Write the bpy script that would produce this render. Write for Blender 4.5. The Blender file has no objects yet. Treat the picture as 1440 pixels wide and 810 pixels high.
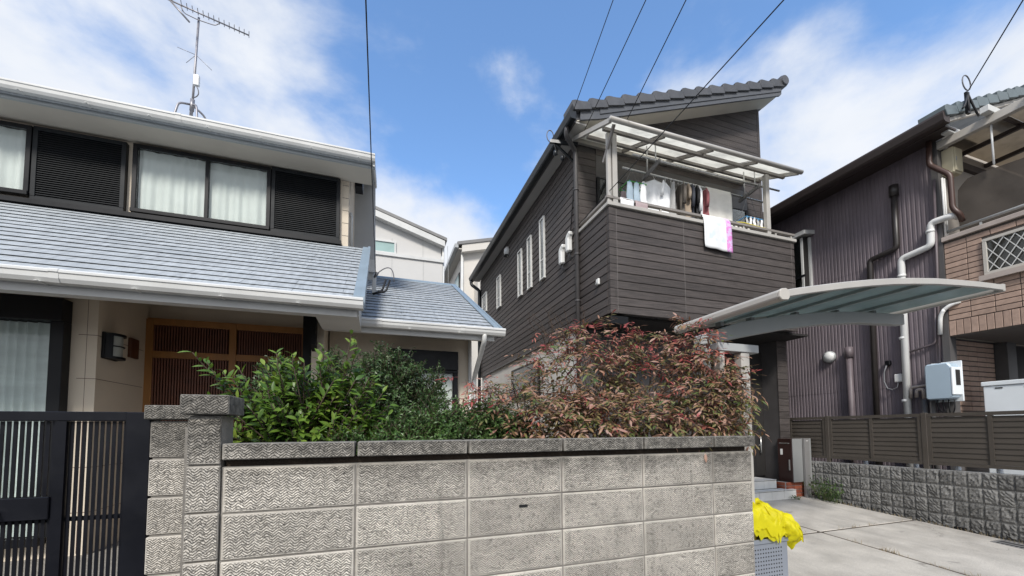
import bpy, bmesh, math, random
from mathutils import Vector, Matrix, noise as mnoise
R = math.radians
rnd = random.Random(7)
sc = bpy.context.scene
col = sc.collection

# ------------------------------------------------------------------ camera
YAW, PITCH, ROLL = 0.326039, 0.054834, 0.006674
fw = Vector((math.sin(YAW)*math.cos(PITCH), math.cos(YAW)*math.cos(PITCH), math.sin(PITCH)))
rt = Vector((math.cos(YAW), -math.sin(YAW), 0.0))
dn = -(rt.cross(fw))
cr, sr = math.cos(ROLL), math.sin(ROLL)
rt2 = cr*rt + sr*dn
dn2 = -sr*rt + cr*dn
cam_data = bpy.data.cameras.new('camera')
cam = bpy.data.objects.new('camera', cam_data)
col.objects.link(cam)
mw = Matrix((( rt2.x, -dn2.x, -fw.x, 0.0), (rt2.y, -dn2.y, -fw.y, 0.0), (rt2.z, -dn2.z, -fw.z, 1.6), (0, 0, 0, 1)))
cam.matrix_world = mw
cam_data.sensor_width = 36.0
cam_data.lens = 13.952
cam_data.shift_y = 0.11736
cam_data.clip_start = 0.05
cam_data.clip_end = 2000
sc.camera = cam

# ------------------------------------------------------------------ sky and sun
SUN_EL, SUN_AZ = R(43), R(203)          # azimuth measured clockwise from +Y
world = bpy.data.worlds.new('World')
sc.world = world
world.use_nodes = True
wn, wl = world.node_tree.nodes, world.node_tree.links
wn.clear()
wo = wn.new('ShaderNodeOutputWorld'); bg = wn.new('ShaderNodeBackground')
sky = wn.new('ShaderNodeTexSky'); sky.sky_type = 'NISHITA'; sky.sun_disc = False
sky.sun_elevation = SUN_EL; sky.sun_rotation = SUN_AZ
sky.air_density = 1.0; sky.dust_density = 0.6; sky.ozone_density = 2.2
tc = wn.new('ShaderNodeTexCoord')
sep = wn.new('ShaderNodeSeparateXYZ'); wl.new(tc.outputs['Generated'], sep.inputs[0])
def wmath(op, a, b=None, c=None):
    n = wn.new('ShaderNodeMath'); n.operation = op
    for i, x in enumerate((a, b, c)):
        if x is None: continue
        if isinstance(x, (int, float)): n.inputs[i].default_value = x
        else: wl.new(x, n.inputs[i])
    return n.outputs[0]
GAPS = [((0.17, 0.67, 0.725), 0.91, 0.995, 0.29), ((0.73, 0.40, 0.55), 0.94, 0.995, 0.17)]
# flat cloud layer: project the view direction on a plane overhead
den = wmath('ADD', wmath('MAXIMUM', sep.outputs['Z'], 0.0), 0.22)
cx = wmath('DIVIDE', sep.outputs['X'], den); cy = wmath('DIVIDE', sep.outputs['Y'], den)
comb = wn.new('ShaderNodeCombineXYZ'); wl.new(cx, comb.inputs[0]); wl.new(cy, comb.inputs[1]); comb.inputs[2].default_value = 0.0
mp = wn.new('ShaderNodeMapping'); wl.new(tc.outputs['Generated'], mp.inputs[0])
mp.inputs['Location'].default_value = (5.35, 1.9, 0.0); mp.inputs['Rotation'].default_value = (0, 0, R(35)); mp.inputs['Scale'].default_value = (1.0, 1.0, 1.7)
nz = wn.new('ShaderNodeTexNoise'); nz.inputs['Scale'].default_value = 2.6; nz.inputs['Detail'].default_value = 9; nz.inputs['Roughness'].default_value = 0.56; nz.inputs['Distortion'].default_value = 0.15
wl.new(mp.outputs[0], nz.inputs['Vector'])
low = wmath('MULTIPLY', wmath('SUBTRACT', 0.66, sep.outputs['Z']), 0.80)   # more cloud towards the horizon
cov = wmath('ADD', nz.outputs['Fac'], low)
def opening(d, c0, c1, k):           # a gap in the cloud layer around direction d
    n = wn.new('ShaderNodeVectorMath'); n.operation = 'DOT_PRODUCT'; wl.new(tc.outputs['Generated'], n.inputs[0]); n.inputs[1].default_value = d
    m = wn.new('ShaderNodeMapRange'); m.interpolation_type = 'SMOOTHSTEP'; wl.new(n.outputs['Value'], m.inputs['Value'])
    m.inputs['From Min'].default_value = c0; m.inputs['From Max'].default_value = c1; m.inputs['To Min'].default_value = 0.0; m.inputs['To Max'].default_value = k
    return m.outputs[0]
for d, c0, c1, k in GAPS: cov = wmath('SUBTRACT', cov, opening(d, c0, c1, k))
cmr = wn.new('ShaderNodeMapRange'); cmr.interpolation_type = 'SMOOTHSTEP'
wl.new(cov, cmr.inputs['Value']); cmr.inputs['From Min'].default_value = 0.30; cmr.inputs['From Max'].default_value = 0.58
nz2 = wn.new('ShaderNodeTexNoise'); nz2.inputs['Scale'].default_value = 4.5; nz2.inputs['Detail'].default_value = 6
wl.new(mp.outputs[0], nz2.inputs['Vector'])
ccol = wn.new('ShaderNodeMixRGB'); wl.new(nz2.outputs['Fac'], ccol.inputs[0])
ccol.inputs[1].default_value = (3.5, 3.8, 4.3, 1); ccol.inputs[2].default_value = (4.7, 4.8, 5.0, 1)
skyg = wn.new('ShaderNodeMixRGB'); skyg.blend_type = 'MULTIPLY'; skyg.inputs[0].default_value = 1.0
wl.new(sky.outputs[0], skyg.inputs[1]); skyg.inputs[2].default_value = (1.12, 1.32, 1.45, 1)
mixc = wn.new('ShaderNodeMixRGB'); wl.new(cmr.outputs[0], mixc.inputs[0])
wl.new(skyg.outputs[0], mixc.inputs[1]); wl.new(ccol.outputs[0], mixc.inputs[2])
wl.new(mixc.outputs[0], bg.inputs['Color']); bg.inputs['Strength'].default_value = 0.125
wl.new(bg.outputs[0], wo.inputs['Surface'])

sun_data = bpy.data.lights.new('sun', 'SUN'); sun_data.energy = 2.3; sun_data.angle = R(12); sun_data.color = (1.0, 0.95, 0.88)
sun = bpy.data.objects.new('sun', sun_data); col.objects.link(sun)
sd = Vector((math.sin(SUN_AZ)*math.cos(SUN_EL), math.cos(SUN_AZ)*math.cos(SUN_EL), math.sin(SUN_EL)))
sun.rotation_euler = sd.to_track_quat('Z', 'Y').to_euler()
sun.location = (0, -5, 20)

sc.view_settings.view_transform = 'Standard'; sc.view_settings.look = 'None'
sc.view_settings.gamma = 1.0; sc.view_settings.exposure = 0.75
sc.view_settings.use_curve_mapping = False

# ------------------------------------------------------------------ materials
MATS = {}
def nmat(name):
    m = bpy.data.materials.new(name); m.use_nodes = True
    nt = m.node_tree; nt.nodes.clear()
    out = nt.nodes.new('ShaderNodeOutputMaterial')
    MATS[name] = m
    return m, nt.nodes, nt.links, out
def node_math(N, L, op, a, b=None, c=None):
    n = N.new('ShaderNodeMath'); n.operation = op
    for i, x in enumerate((a, b, c)):
        if x is None: continue
        if isinstance(x, (int, float)): n.inputs[i].default_value = x
        else: L.new(x, n.inputs[i])
    return n.outputs[0]
def noise_node(N, L, vec, scale, detail=5, rough=0.55):
    n = N.new('ShaderNodeTexNoise'); n.inputs['Scale'].default_value = scale
    n.inputs['Detail'].default_value = detail; n.inputs['Roughness'].default_value = rough
    L.new(vec, n.inputs['Vector']); return n.outputs['Fac']
def maprange(N, L, v, a, b, c, d, smooth=False):
    n = N.new('ShaderNodeMapRange'); L.new(v, n.inputs['Value'])
    if smooth: n.interpolation_type = 'SMOOTHSTEP'
    n.inputs['From Min'].default_value = a; n.inputs['From Max'].default_value = b
    n.inputs['To Min'].default_value = c; n.inputs['To Max'].default_value = d
    return n.outputs[0]
def mixrgb(N, L, f, a, b, mode='MIX'):
    n = N.new('ShaderNodeMixRGB'); n.blend_type = mode
    for i, x in ((0, f), (1, a), (2, b)):
        if isinstance(x, (int, float)): n.inputs[i].default_value = x
        elif isinstance(x, tuple): n.inputs[i].default_value = (*x, 1) if len(x) == 3 else x
        else: L.new(x, n.inputs[i])
    return n.outputs[0]
def pm(name, c, rough=0.6, var=0.15, vs=5.0, bump=0.0, bs=60.0, metal=0.0, spec=0.5, stretch=(1, 1, 1), rand=0.0, dirt=0.0, dirtc=(0.05, 0.048, 0.042), ds=1.3, coat=0.0):
    m, N, L, out = nmat(name)
    b = N.new('ShaderNodeBsdfPrincipled'); L.new(b.outputs[0], out.inputs[0])
    g = N.new('ShaderNodeNewGeometry')
    mp = N.new('ShaderNodeMapping'); mp.inputs['Scale'].default_value = stretch; L.new(g.outputs['Position'], mp.inputs[0])
    f = noise_node(N, L, mp.outputs[0], vs, 6)
    v = maprange(N, L, f, 0.3, 0.7, 1-var, 1+var)
    if rand:
        oi = N.new('ShaderNodeObjectInfo')
        v = node_math(N, L, 'MULTIPLY', v, maprange(N, L, oi.outputs['Random'], 0, 1, 1-rand, 1+rand))
    cc = mixrgb(N, L, 1.0, c, v, 'MULTIPLY')
    if dirt:
        f2 = noise_node(N, L, g.outputs['Position'], ds, 8, 0.65)
        k = maprange(N, L, f2, 0.45, 0.75, 0.0, dirt, True)
        cc = mixrgb(N, L, k, cc, dirtc)
    L.new(cc, b.inputs['Base Color'])
    rr = maprange(N, L, f, 0.3, 0.7, max(0.02, rough-0.08), min(1, rough+0.08))
    L.new(rr, b.inputs['Roughness'])
    b.inputs['Metallic'].default_value = metal
    b.inputs['Specular IOR Level'].default_value = spec
    if coat: b.inputs['Coat Weight'].default_value = coat
    if bump:
        fb = noise_node(N, L, mp.outputs[0], bs, 4)
        bn = N.new('ShaderNodeBump'); bn.inputs['Distance'].default_value = bump; bn.inputs['Strength'].default_value = 1.0
        L.new(fb, bn.inputs['Height']); L.new(bn.outputs[0], b.inputs['Normal'])
    return m

pm('asphalt', (0.055, 0.055, 0.058), 0.9, 0.2, 30, 0.004, 180)
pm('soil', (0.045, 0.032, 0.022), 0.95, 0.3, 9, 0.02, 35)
pm('yard_gravel', (0.28, 0.26, 0.23), 0.95, 0.3, 40, 0.02, 60)
pm('driveway_concrete', (0.47, 0.44, 0.39), 0.85, 0.18, 3.0, 0.003, 130, dirt=0.55, dirtc=(0.24, 0.215, 0.185), ds=0.9)
pm('mortar', (0.215, 0.20, 0.178), 0.9, 0.25, 12, 0.003, 150, dirt=0.6, dirtc=(0.10, 0.095, 0.085), ds=4)
pm('split_stone', (0.155, 0.152, 0.145), 0.92, 0.35, 14, 0.012, 42, rand=0.22, dirt=0.35, dirtc=(0.075, 0.075, 0.07), ds=4)
pm('pale_mortar', (0.34, 0.335, 0.32), 0.9, 0.15, 12, 0.002, 120)
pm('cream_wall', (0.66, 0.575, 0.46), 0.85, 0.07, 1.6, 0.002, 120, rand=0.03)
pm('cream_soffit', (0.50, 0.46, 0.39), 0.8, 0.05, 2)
pm('grey_wall', (0.42, 0.42, 0.41), 0.85, 0.06, 2, 0.002, 90)
pm('white_trim', (0.60, 0.60, 0.58), 0.42, 0.06, 2.5, 0, 60, dirt=0.22, dirtc=(0.34, 0.33, 0.31), ds=2.2, spec=0.4)
pm('grey_fascia', (0.36, 0.38, 0.38), 0.5, 0.06, 2.5, dirt=0.15, dirtc=(0.2, 0.2, 0.2), ds=2)
pm('slate', (0.365, 0.388, 0.402), 0.62, 0.17, 5.0, 0.0012, 90, stretch=(5, 1, 1), rand=0.065, dirt=0.45, dirtc=(0.25, 0.28, 0.30), ds=2.4, spec=0.2)
pm('slate_edge', (0.24, 0.30, 0.345), 0.4, 0.08, 4)
pm('slate_base', (0.03, 0.032, 0.036), 0.8, 0.1, 5)
pm('black_frame', (0.006, 0.0065, 0.008), 0.42, 0.1, 6, spec=0.25)
pm('shutter', (0.010, 0.012, 0.014), 0.5, 0.12, 6, spec=0.25)
pm('gate_black', (0.0045, 0.005, 0.008), 0.42, 0.2, 5, dirt=0.12, dirtc=(0.03, 0.03, 0.03), ds=7, spec=0.22)
pm('door_wood', (0.34, 0.155, 0.045), 0.45, 0.2, 7, 0.0006, 80, stretch=(1, 1, 0.12))
pm('lattice_wood', (0.16, 0.062, 0.036), 0.5, 0.2, 8)
pm('nameplate_wood', (0.09, 0.032, 0.016), 0.4, 0.2, 6)
pm('white_curtain', (0.74, 0.75, 0.74), 0.9, 0.05, 4)
pm('grey_curtain', (0.66, 0.70, 0.69), 0.9, 0.12, 3, stretch=(1, 1, 3))
pm('siding', (0.066, 0.056, 0.052), 0.60, 0.38, 7, 0.0034, 24, stretch=(0.5, 0.5, 9), rand=0.20, spec=0.34, dirt=0.35, dirtc=(0.085, 0.078, 0.074), ds=1.1)
pm('siding_trim', (0.062, 0.058, 0.058), 0.45, 0.1, 5)
pm('joint_strip', (0.15, 0.135, 0.125), 0.6, 0.1, 5)
pm('dark_tile', (0.078, 0.080, 0.086), 0.5, 0.18, 7, 0.001, 80, rand=0.12, spec=0.5)
pm('blue_tile', (0.125, 0.155, 0.165), 0.5, 0.18, 7, 0.001, 80, rand=0.12)
pm('rake_board', (0.085, 0.09, 0.10), 0.5, 0.1, 3, dirt=0.2, dirtc=(0.15, 0.15, 0.15), ds=5)
pm('rake_soffit', (0.60, 0.56, 0.49), 0.7, 0.05, 3)
pm('dark_soffit', (0.36, 0.35, 0.33), 0.7, 0.05, 3)
pm('dark_gutter', (0.012, 0.015, 0.018), 0.4, 0.1, 4)
pm('canopy_metal', (0.43, 0.41, 0.375), 0.42, 0.06, 4, spec=0.5)
pm('canopy_bar', (0.23, 0.21, 0.19), 0.45, 0.1, 4)
pm('steel', (0.62, 0.62, 0.60), 0.3, 0.05, 4, metal=0.7)
pm('white_plastic', (0.72, 0.72, 0.70), 0.45, 0.06, 6, dirt=0.12, dirtc=(0.4, 0.39, 0.36), ds=6)
pm('purple_sheet', (0.170, 0.142, 0.156), 0.62, 0.17, 2.0, 0.0015, 60, stretch=(3, 3, 0.5), rand=0.05, dirt=0.3, dirtc=(0.075, 0.066, 0.068), ds=1.8, spec=0.35)
pm('dark_pipe', (0.030, 0.025, 0.023), 0.45, 0.15, 5)
pm('brown_pipe', (0.070, 0.038, 0.030), 0.42, 0.12, 5)
pm('brown_eave', (0.045, 0.033, 0.030), 0.5, 0.15, 4)
pm('mauve_pipe', (0.13, 0.105, 0.112), 0.5, 0.12, 5)
pm('grey_post', (0.090, 0.085, 0.083), 0.6, 0.1, 4)
pm('brick_tan', (0.39, 0.275, 0.215), 0.75, 0.13, 16, 0.002, 90, rand=0.10)
pm('brick_mortar', (0.10, 0.085, 0.075), 0.9, 0.1, 14)
pm('brick_red', (0.30, 0.085, 0.045), 0.75, 0.18, 16, 0.002, 90, rand=0.14)
pm('pale_cap', (0.42, 0.36, 0.32), 0.7, 0.1, 5)
pm('fence_brown', (0.072, 0.062, 0.052), 0.5, 0.08, 3, spec=0.35)
pm('tile_white', (0.78, 0.76, 0.71), 0.5, 0.08, 5, rand=0.04)
pm('unit_grey', (0.36, 0.37, 0.365), 0.4, 0.04, 4)
pm('unit_panel', (0.25, 0.255, 0.25), 0.4, 0.04, 4)
pm('unit_post', (0.20, 0.195, 0.19), 0.4, 0.05, 4)
pm('unit_dark', (0.030, 0.014, 0.012), 0.35, 0.2, 4)
pm('bin_grey', (0.215, 0.235, 0.27), 0.42, 0.07, 4, spec=0.5)
pm('hole_black', (0.006, 0.006, 0.007), 0.8, 0.0, 4)
pm('equip_white', (0.80, 0.84, 0.86), 0.4, 0.03, 3)
pm('heater_grey', (0.40, 0.50, 0.58), 0.4, 0.03, 3)
pm('beige_box', (0.58, 0.52, 0.36), 0.55, 0.06, 4, dirt=0.2, dirtc=(0.3, 0.26, 0.18), ds=5)
pm('beige_wall', (0.40, 0.36, 0.31), 0.85, 0.1, 2)
pm('pale_beam', (0.50, 0.47, 0.42), 0.6, 0.1, 4, dirt=0.25, dirtc=(0.3, 0.27, 0.23), ds=4)
pm('pale_house', (0.56, 0.55, 0.53), 0.85, 0.04, 1, 0.004, 30)
pm('pale_house_b', (0.62, 0.59, 0.54), 0.85, 0.04, 1)
pm('cable_black', (0.014, 0.014, 0.016), 0.6, 0.0, 4)
pm('cable_grey', (0.16, 0.16, 0.17), 0.6, 0.0, 4)
pm('antenna_metal', (0.30, 0.29, 0.30), 0.45, 0.15, 12, metal=0.5)
pm('bark', (0.060, 0.040, 0.028), 0.9, 0.25, 20, 0.003, 60)
pm('red_stem', (0.13, 0.030, 0.024), 0.7, 0.2, 20)
pm('lamp_glass', (0.42, 0.44, 0.40), 0.35, 0.06, 6)
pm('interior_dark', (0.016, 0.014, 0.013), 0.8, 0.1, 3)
pm('foundation_white', (0.60, 0.58, 0.54), 0.85, 0.07, 2, 0.002, 80)
for nm, c in (('cloth_white', (0.86, 0.87, 0.88)), ('cloth_grey', (0.42, 0.42, 0.41)), ('cloth_olive', (0.115, 0.10, 0.085)), ('cloth_navy', (0.045, 0.05, 0.065)),
              ('cloth_red', (0.27, 0.085, 0.095)), ('cloth_blue', (0.36, 0.46, 0.54)), ('cloth_tan', (0.36, 0.29, 0.22)), ('cloth_cream', (0.84, 0.82, 0.76)),
              ('cloth_black', (0.02, 0.02, 0.022)), ('cloth_pink', (0.42, 0.33, 0.33)), ('plastic_green', (0.06, 0.30, 0.05)), ('plastic_yellow', (0.70, 0.58, 0.08)), ('plastic_blue', (0.08, 0.25, 0.45))):
    pm(nm, c, 0.85, 0.05, 14, 0.0008, 160)

def drive_mat():
    m = MATS['driveway_concrete']; N, L = m.node_tree.nodes, m.node_tree.links
    b = [n for n in N if n.type == 'BSDF_PRINCIPLED'][0]; src = b.inputs['Base Color'].links[0].from_socket
    g = N.new('ShaderNodeNewGeometry')
    mp = N.new('ShaderNodeMapping'); mp.inputs['Scale'].default_value = (2.6, 0.45, 1); L.new(g.outputs['Position'], mp.inputs[0])
    t = maprange(N, L, noise_node(N, L, mp.outputs[0], 1.3, 6, 0.6), 0.48, 0.72, 0.0, 0.35, True)
    c = mixrgb(N, L, t, src, (0.20, 0.185, 0.165))
    sp = maprange(N, L, noise_node(N, L, g.outputs['Position'], 120, 3), 0.35, 0.65, 0.86, 1.12)
    c = mixrgb(N, L, 1.0, c, sp, 'MULTIPLY')
    oil = maprange(N, L, noise_node(N, L, g.outputs['Position'], 5.5, 3), 0.66, 0.74, 0.0, 0.45, True)
    c = mixrgb(N, L, oil, c, (0.13, 0.12, 0.11))
    vo = N.new('ShaderNodeTexVoronoi'); vo.feature = 'DISTANCE_TO_EDGE'; vo.inputs['Scale'].default_value = 0.8
    wv = N.new('ShaderNodeVectorMath'); wv.operation = 'ADD'; nn = N.new('ShaderNodeTexNoise'); nn.inputs['Scale'].default_value = 3.0; nn.inputs['Detail'].default_value = 6
    L.new(g.outputs['Position'], nn.inputs['Vector']); L.new(g.outputs['Position'], wv.inputs[0]); L.new(nn.outputs['Color'], wv.inputs[1]); L.new(wv.outputs[0], vo.inputs['Vector'])
    cr_ = maprange(N, L, vo.outputs['Distance'], 0.0, 0.006, 0.75, 0.0)
    cr_ = node_math(N, L, 'MULTIPLY', cr_, maprange(N, L, noise_node(N, L, g.outputs['Position'], 0.9, 2), 0.50, 0.60, 0.0, 1.0))
    c = mixrgb(N, L, cr_, c, (0.06, 0.055, 0.05))
    L.new(c, b.inputs['Base Color'])
drive_mat()

def block_mat():
    m, N, L, out = nmat('concrete_block')
    b = N.new('ShaderNodeBsdfPrincipled'); L.new(b.outputs[0], out.inputs[0])
    t = N.new('ShaderNodeTexCoord'); g = N.new('ShaderNodeNewGeometry'); oi = N.new('ShaderNodeObjectInfo')
    s = N.new('ShaderNodeSeparateXYZ'); L.new(t.outputs['Object'], s.inputs[0])
    sg = N.new('ShaderNodeSeparateXYZ'); L.new(t.outputs['Generated'], sg.inputs[0])
    ps = N.new('ShaderNodeSeparateXYZ'); L.new(g.outputs['Position'], ps.inputs[0])
    mm = lambda op, a, bb=None, c=None: node_math(N, L, op, a, bb, c)
    wob = noise_node(N, L, g.outputs['Position'], 38, 2)
    hx = mm('ADD', s.outputs['X'], s.outputs['Y'])
    off = mm('MULTIPLY', oi.outputs['Random'], 3.1)
    x = mm('ADD', mm('ADD', hx, off), mm('MULTIPLY', mm('SUBTRACT', wob, 0.5), 0.012))
    zig = mm('PINGPONG', x, 0.023)
    z = mm('ADD', mm('ADD', s.outputs['Z'], mm('MULTIPLY', zig, 0.80)), mm('MULTIPLY', wob, 0.009))
    rid = mm('PINGPONG', mm('ADD', z, off), 0.0060)
    rid = mm('DIVIDE', rid, 0.0060)
    rid = maprange(N, L, rid, 0.06, 0.55, 0.0, 1.0, True)
    rg = mm('MULTIPLY', rid, maprange(N, L, noise_node(N, L, g.outputs['Position'], 55, 4), 0.30, 0.58, 0.10, 1.0))
    edge = mm('MINIMUM', mm('PINGPONG', sg.outputs['X'], 0.5), mm('MULTIPLY', mm('PINGPONG', sg.outputs['Z'], 0.5), 0.45))
    mask = maprange(N, L, edge, 0.014, 0.026, 0.0, 1.0)
    grit = noise_node(N, L, g.outputs['Position'], 260, 3)
    h = mm('ADD', mm('MULTIPLY', rg, mask), mm('MULTIPLY', grit, 0.22))
    h = mm('ADD', h, mm('MULTIPLY', mm('SUBTRACT', 1.0, mask), 0.25))
    bn = N.new('ShaderNodeBump'); bn.inputs['Strength'].default_value = 1.0; bn.inputs['Distance'].default_value = 0.011
    L.new(h, bn.inputs['Height']); L.new(bn.outputs[0], b.inputs['Normal'])
    # colour: warm grey cement, blotches, pits, black algae near the top of the wall
    v = maprange(N, L, noise_node(N, L, g.outputs['Position'], 7, 7, 0.6), 0.3, 0.7, 0.80, 1.18)
    v = mm('MULTIPLY', v, maprange(N, L, oi.outputs['Random'], 0, 1, 0.80, 1.12))
    v = mm('MULTIPLY', v, maprange(N, L, grit, 0.3, 0.7, 0.80, 1.18))
    c = mixrgb(N, L, 1.0, (0.75, 0.695, 0.605), v, 'MULTIPLY')
    # grooves painted darker: shading of the relief put into the colour
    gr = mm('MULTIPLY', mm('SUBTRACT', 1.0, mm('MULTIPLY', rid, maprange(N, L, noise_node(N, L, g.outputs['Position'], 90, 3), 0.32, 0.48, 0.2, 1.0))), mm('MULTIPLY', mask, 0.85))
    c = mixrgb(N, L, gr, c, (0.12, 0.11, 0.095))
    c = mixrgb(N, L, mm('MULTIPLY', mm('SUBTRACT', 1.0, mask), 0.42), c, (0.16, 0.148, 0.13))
    alg = noise_node(N, L, g.outputs['Position'], 4.5, 8, 0.7)
    k = mm('ADD', ps.outputs['Z'], mm('MULTIPLY', mm('SUBTRACT', alg, 0.5), 0.55))
    k = mm('ADD', k, mm('MULTIPLY', mm('SUBTRACT', ps.outputs['X'], 0.6), 0.035))
    k = maprange(N, L, k, 1.26, 1.56, 0.0, 0.85, True)
    k = mm('MULTIPLY', k, maprange(N, L, noise_node(N, L, g.outputs['Position'], 30, 5, 0.7), 0.3, 0.62, 0.50, 1.0))
    c = mixrgb(N, L, k, c, (0.055, 0.053, 0.047))
    mpd = N.new('ShaderNodeMapping'); mpd.inputs['Scale'].default_value = (11, 11, 0.9); L.new(g.outputs['Position'], mpd.inputs[0])
    drip = maprange(N, L, noise_node(N, L, mpd.outputs[0], 1.0, 5, 0.6), 0.57, 0.75, 0.0, 0.32, True)
    c = mixrgb(N, L, drip, c, (0.11, 0.105, 0.09))
    spk = maprange(N, L, noise_node(N, L, g.outputs['Position'], 75, 2), 0.68, 0.74, 0.0, 0.7)
    c = mixrgb(N, L, spk, c, (0.05, 0.048, 0.04))
    L.new(c, b.inputs['Base Color']); b.inputs['Roughness'].default_value = 0.92; b.inputs['Specular IOR Level'].default_value = 0.25
block_mat()

def leaf_mat(name, stops, trans=0.25, rough=0.42, spec=0.4):
    m, N, L, out = nmat(name)
    b = N.new('ShaderNodeBsdfPrincipled'); tr = N.new('ShaderNodeBsdfTranslucent'); mx = N.new('ShaderNodeMixShader')
    g = N.new('ShaderNodeNewGeometry'); oi = N.new('ShaderNodeObjectInfo')
    f = node_math(N, L, 'FRACT', node_math(N, L, 'ADD', g.outputs['Random Per Island'], oi.outputs['Random']))
    cl = noise_node(N, L, g.outputs['Position'], 6.5, 3)
    f = node_math(N, L, 'ADD', node_math(N, L, 'MULTIPLY', f, 0.5), maprange(N, L, cl, 0.32, 0.68, 0.0, 0.5))
    r = N.new('ShaderNodeValToRGB'); L.new(f, r.inputs[0])
    el = r.color_ramp.elements
    while len(el) < len(stops): el.new(0.5)
    for e, (p, c) in zip(el, stops): e.position = p; e.color = (*c, 1)
    L.new(r.outputs[0], b.inputs['Base Color']); L.new(r.outputs[0], tr.inputs['Color'])
    b.inputs['Roughness'].default_value = rough; b.inputs['Specular IOR Level'].default_value = spec
    mx.inputs[0].default_value = trans
    L.new(b.outputs[0], mx.inputs[1]); L.new(tr.outputs[0], mx.inputs[2]); L.new(mx.outputs[0], out.inputs[0])
leaf_mat('leaf_laurel', [(0.0, (0.036, 0.088, 0.014)), (0.35, (0.080, 0.155, 0.022)), (0.65, (0.145, 0.24, 0.034)), (0.92, (0.25, 0.32, 0.055)), (0.985, (0.42, 0.36, 0.05))], 0.28, 0.38)
leaf_mat('leaf_dark', [(0.0, (0.034, 0.070, 0.024)), (0.5, (0.062, 0.115, 0.038)), (1.0, (0.115, 0.18, 0.065))], 0.15, 0.4)
leaf_mat('leaf_mid', [(0.0, (0.042, 0.092, 0.025)), (0.5, (0.080, 0.155, 0.040)), (1.0, (0.14, 0.225, 0.065))], 0.2, 0.4)
leaf_mat('leaf_nandina', [(0.0, (0.040, 0.080, 0.020)), (0.27, (0.12, 0.15, 0.045)), (0.43, (0.20, 0.15, 0.06)), (0.58, (0.32, 0.17, 0.105)), (0.80, (0.41, 0.27, 0.21)), (0.97, (0.40, 0.075, 0.075))], 0.2, 0.45)
leaf_mat('leaf_red', [(0.0, (0.20, 0.045, 0.040)), (0.4, (0.34, 0.070, 0.070)), (0.7, (0.42, 0.15, 0.10)), (1.0, (0.46, 0.25, 0.17))], 0.3, 0.5)
leaf_mat('leaf_weed', [(0.0, (0.05, 0.095, 0.03)), (0.6, (0.09, 0.15, 0.045)), (1.0, (0.22, 0.20, 0.09))], 0.25, 0.6)
leaf_mat('dry_weed', [(0.0, (0.20, 0.15, 0.08)), (1.0, (0.34, 0.27, 0.16))], 0.2, 0.8)

def glass_mat(name, tint, rough=0.03, base=0.02):
    m, N, L, out = nmat(name)
    t = N.new('ShaderNodeBsdfTransparent'); t.inputs[0].default_value = (*tint, 1)
    g = N.new('ShaderNodeBsdfGlossy'); g.inputs['Roughness'].default_value = rough
    lw = N.new('ShaderNodeLayerWeight'); lw.inputs['Blend'].default_value = 0.18
    mx = N.new('ShaderNodeMixShader')
    L.new(maprange(N, L, lw.outputs['Fresnel'], 0.0, 1.0, base, 0.9), mx.inputs[0])
    L.new(t.outputs[0], mx.inputs[1]); L.new(g.outputs[0], mx.inputs[2]); L.new(mx.outputs[0], out.inputs[0])
glass_mat('window_glass', (0.93, 0.95, 0.94))
glass_mat('frost_glass', (0.75, 0.78, 0.78), 0.25, 0.25)
def sheet_mat(name, c, transp, transl, rough=0.25):
    m, N, L, out = nmat(name)
    d = N.new('ShaderNodeBsdfPrincipled'); d.inputs['Base Color'].default_value = (*c, 1); d.inputs['Roughness'].default_value = rough
    g = N.new('ShaderNodeNewGeometry')
    f = noise_node(N, L, g.outputs['Position'], 3.5, 6, 0.65)
    cc = mixrgb(N, L, maprange(N, L, f, 0.42, 0.75, 0, 0.5, True), c, tuple(x*0.55 for x in c)); L.new(cc, d.inputs['Base Color'])
    tl = N.new('ShaderNodeBsdfTranslucent'); L.new(cc, tl.inputs[0])
    tp = N.new('ShaderNodeBsdfTransparent'); tp.inputs[0].default_value = (*c, 1)
    m1 = N.new('ShaderNodeMixShader'); m1.inputs[0].default_value = transl
    m2 = N.new('ShaderNodeMixShader'); m2.inputs[0].default_value = transp
    L.new(d.outputs[0], m1.inputs[1]); L.new(tl.outputs[0], m1.inputs[2])
    L.new(m1.outputs[0], m2.inputs[1]); L.new(tp.outputs[0], m2.inputs[2]); L.new(m2.outputs[0], out.inputs[0])
sheet_mat('balcony_sheet', (0.86, 0.85, 0.80), 0.0, 0.80)
pm('carport_rib', (0.27, 0.31, 0.31), 0.4, 0.05, 4)
sheet_mat('carport_sheet', (0.33, 0.385, 0.375), 0.20, 0.50)
sheet_mat('veranda_sheet', (0.50, 0.45, 0.38), 0.0, 0.6)
sheet_mat('yellow_net', (0.90, 0.83, 0.015), 0.28, 0.25, 0.6)
sheet_mat('shade_net', (0.15, 0.13, 0.112), 0.34, 0.30, 0.9)

def stripe_towel():
    m, N, L, out = nmat('striped_towel')
    b = N.new('ShaderNodeBsdfPrincipled'); L.new(b.outputs[0], out.inputs[0])
    g = N.new('ShaderNodeNewGeometry'); s = N.new('ShaderNodeSeparateXYZ'); L.new(g.outputs['Position'], s.inputs[0])
    k = node_math(N, L, 'GREATER_THAN', s.outputs['X'], 5.055)
    f = noise_node(N, L, g.outputs['Position'], 16, 2)
    pk = mixrgb(N, L, maprange(N, L, f, 0.47, 0.53, 0, 1), (0.70, 0.26, 0.60), (0.66, 0.50, 0.74))
    f2 = noise_node(N, L, g.outputs['Position'], 7, 2)
    wh = mixrgb(N, L, maprange(N, L, f2, 0.56, 0.62, 0, 0.55), (0.74, 0.75, 0.75), (0.56, 0.68, 0.70))
    L.new(mixrgb(N, L, k, wh, pk), b.inputs['Base Color']); b.inputs['Roughness'].default_value = 0.9
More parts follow.
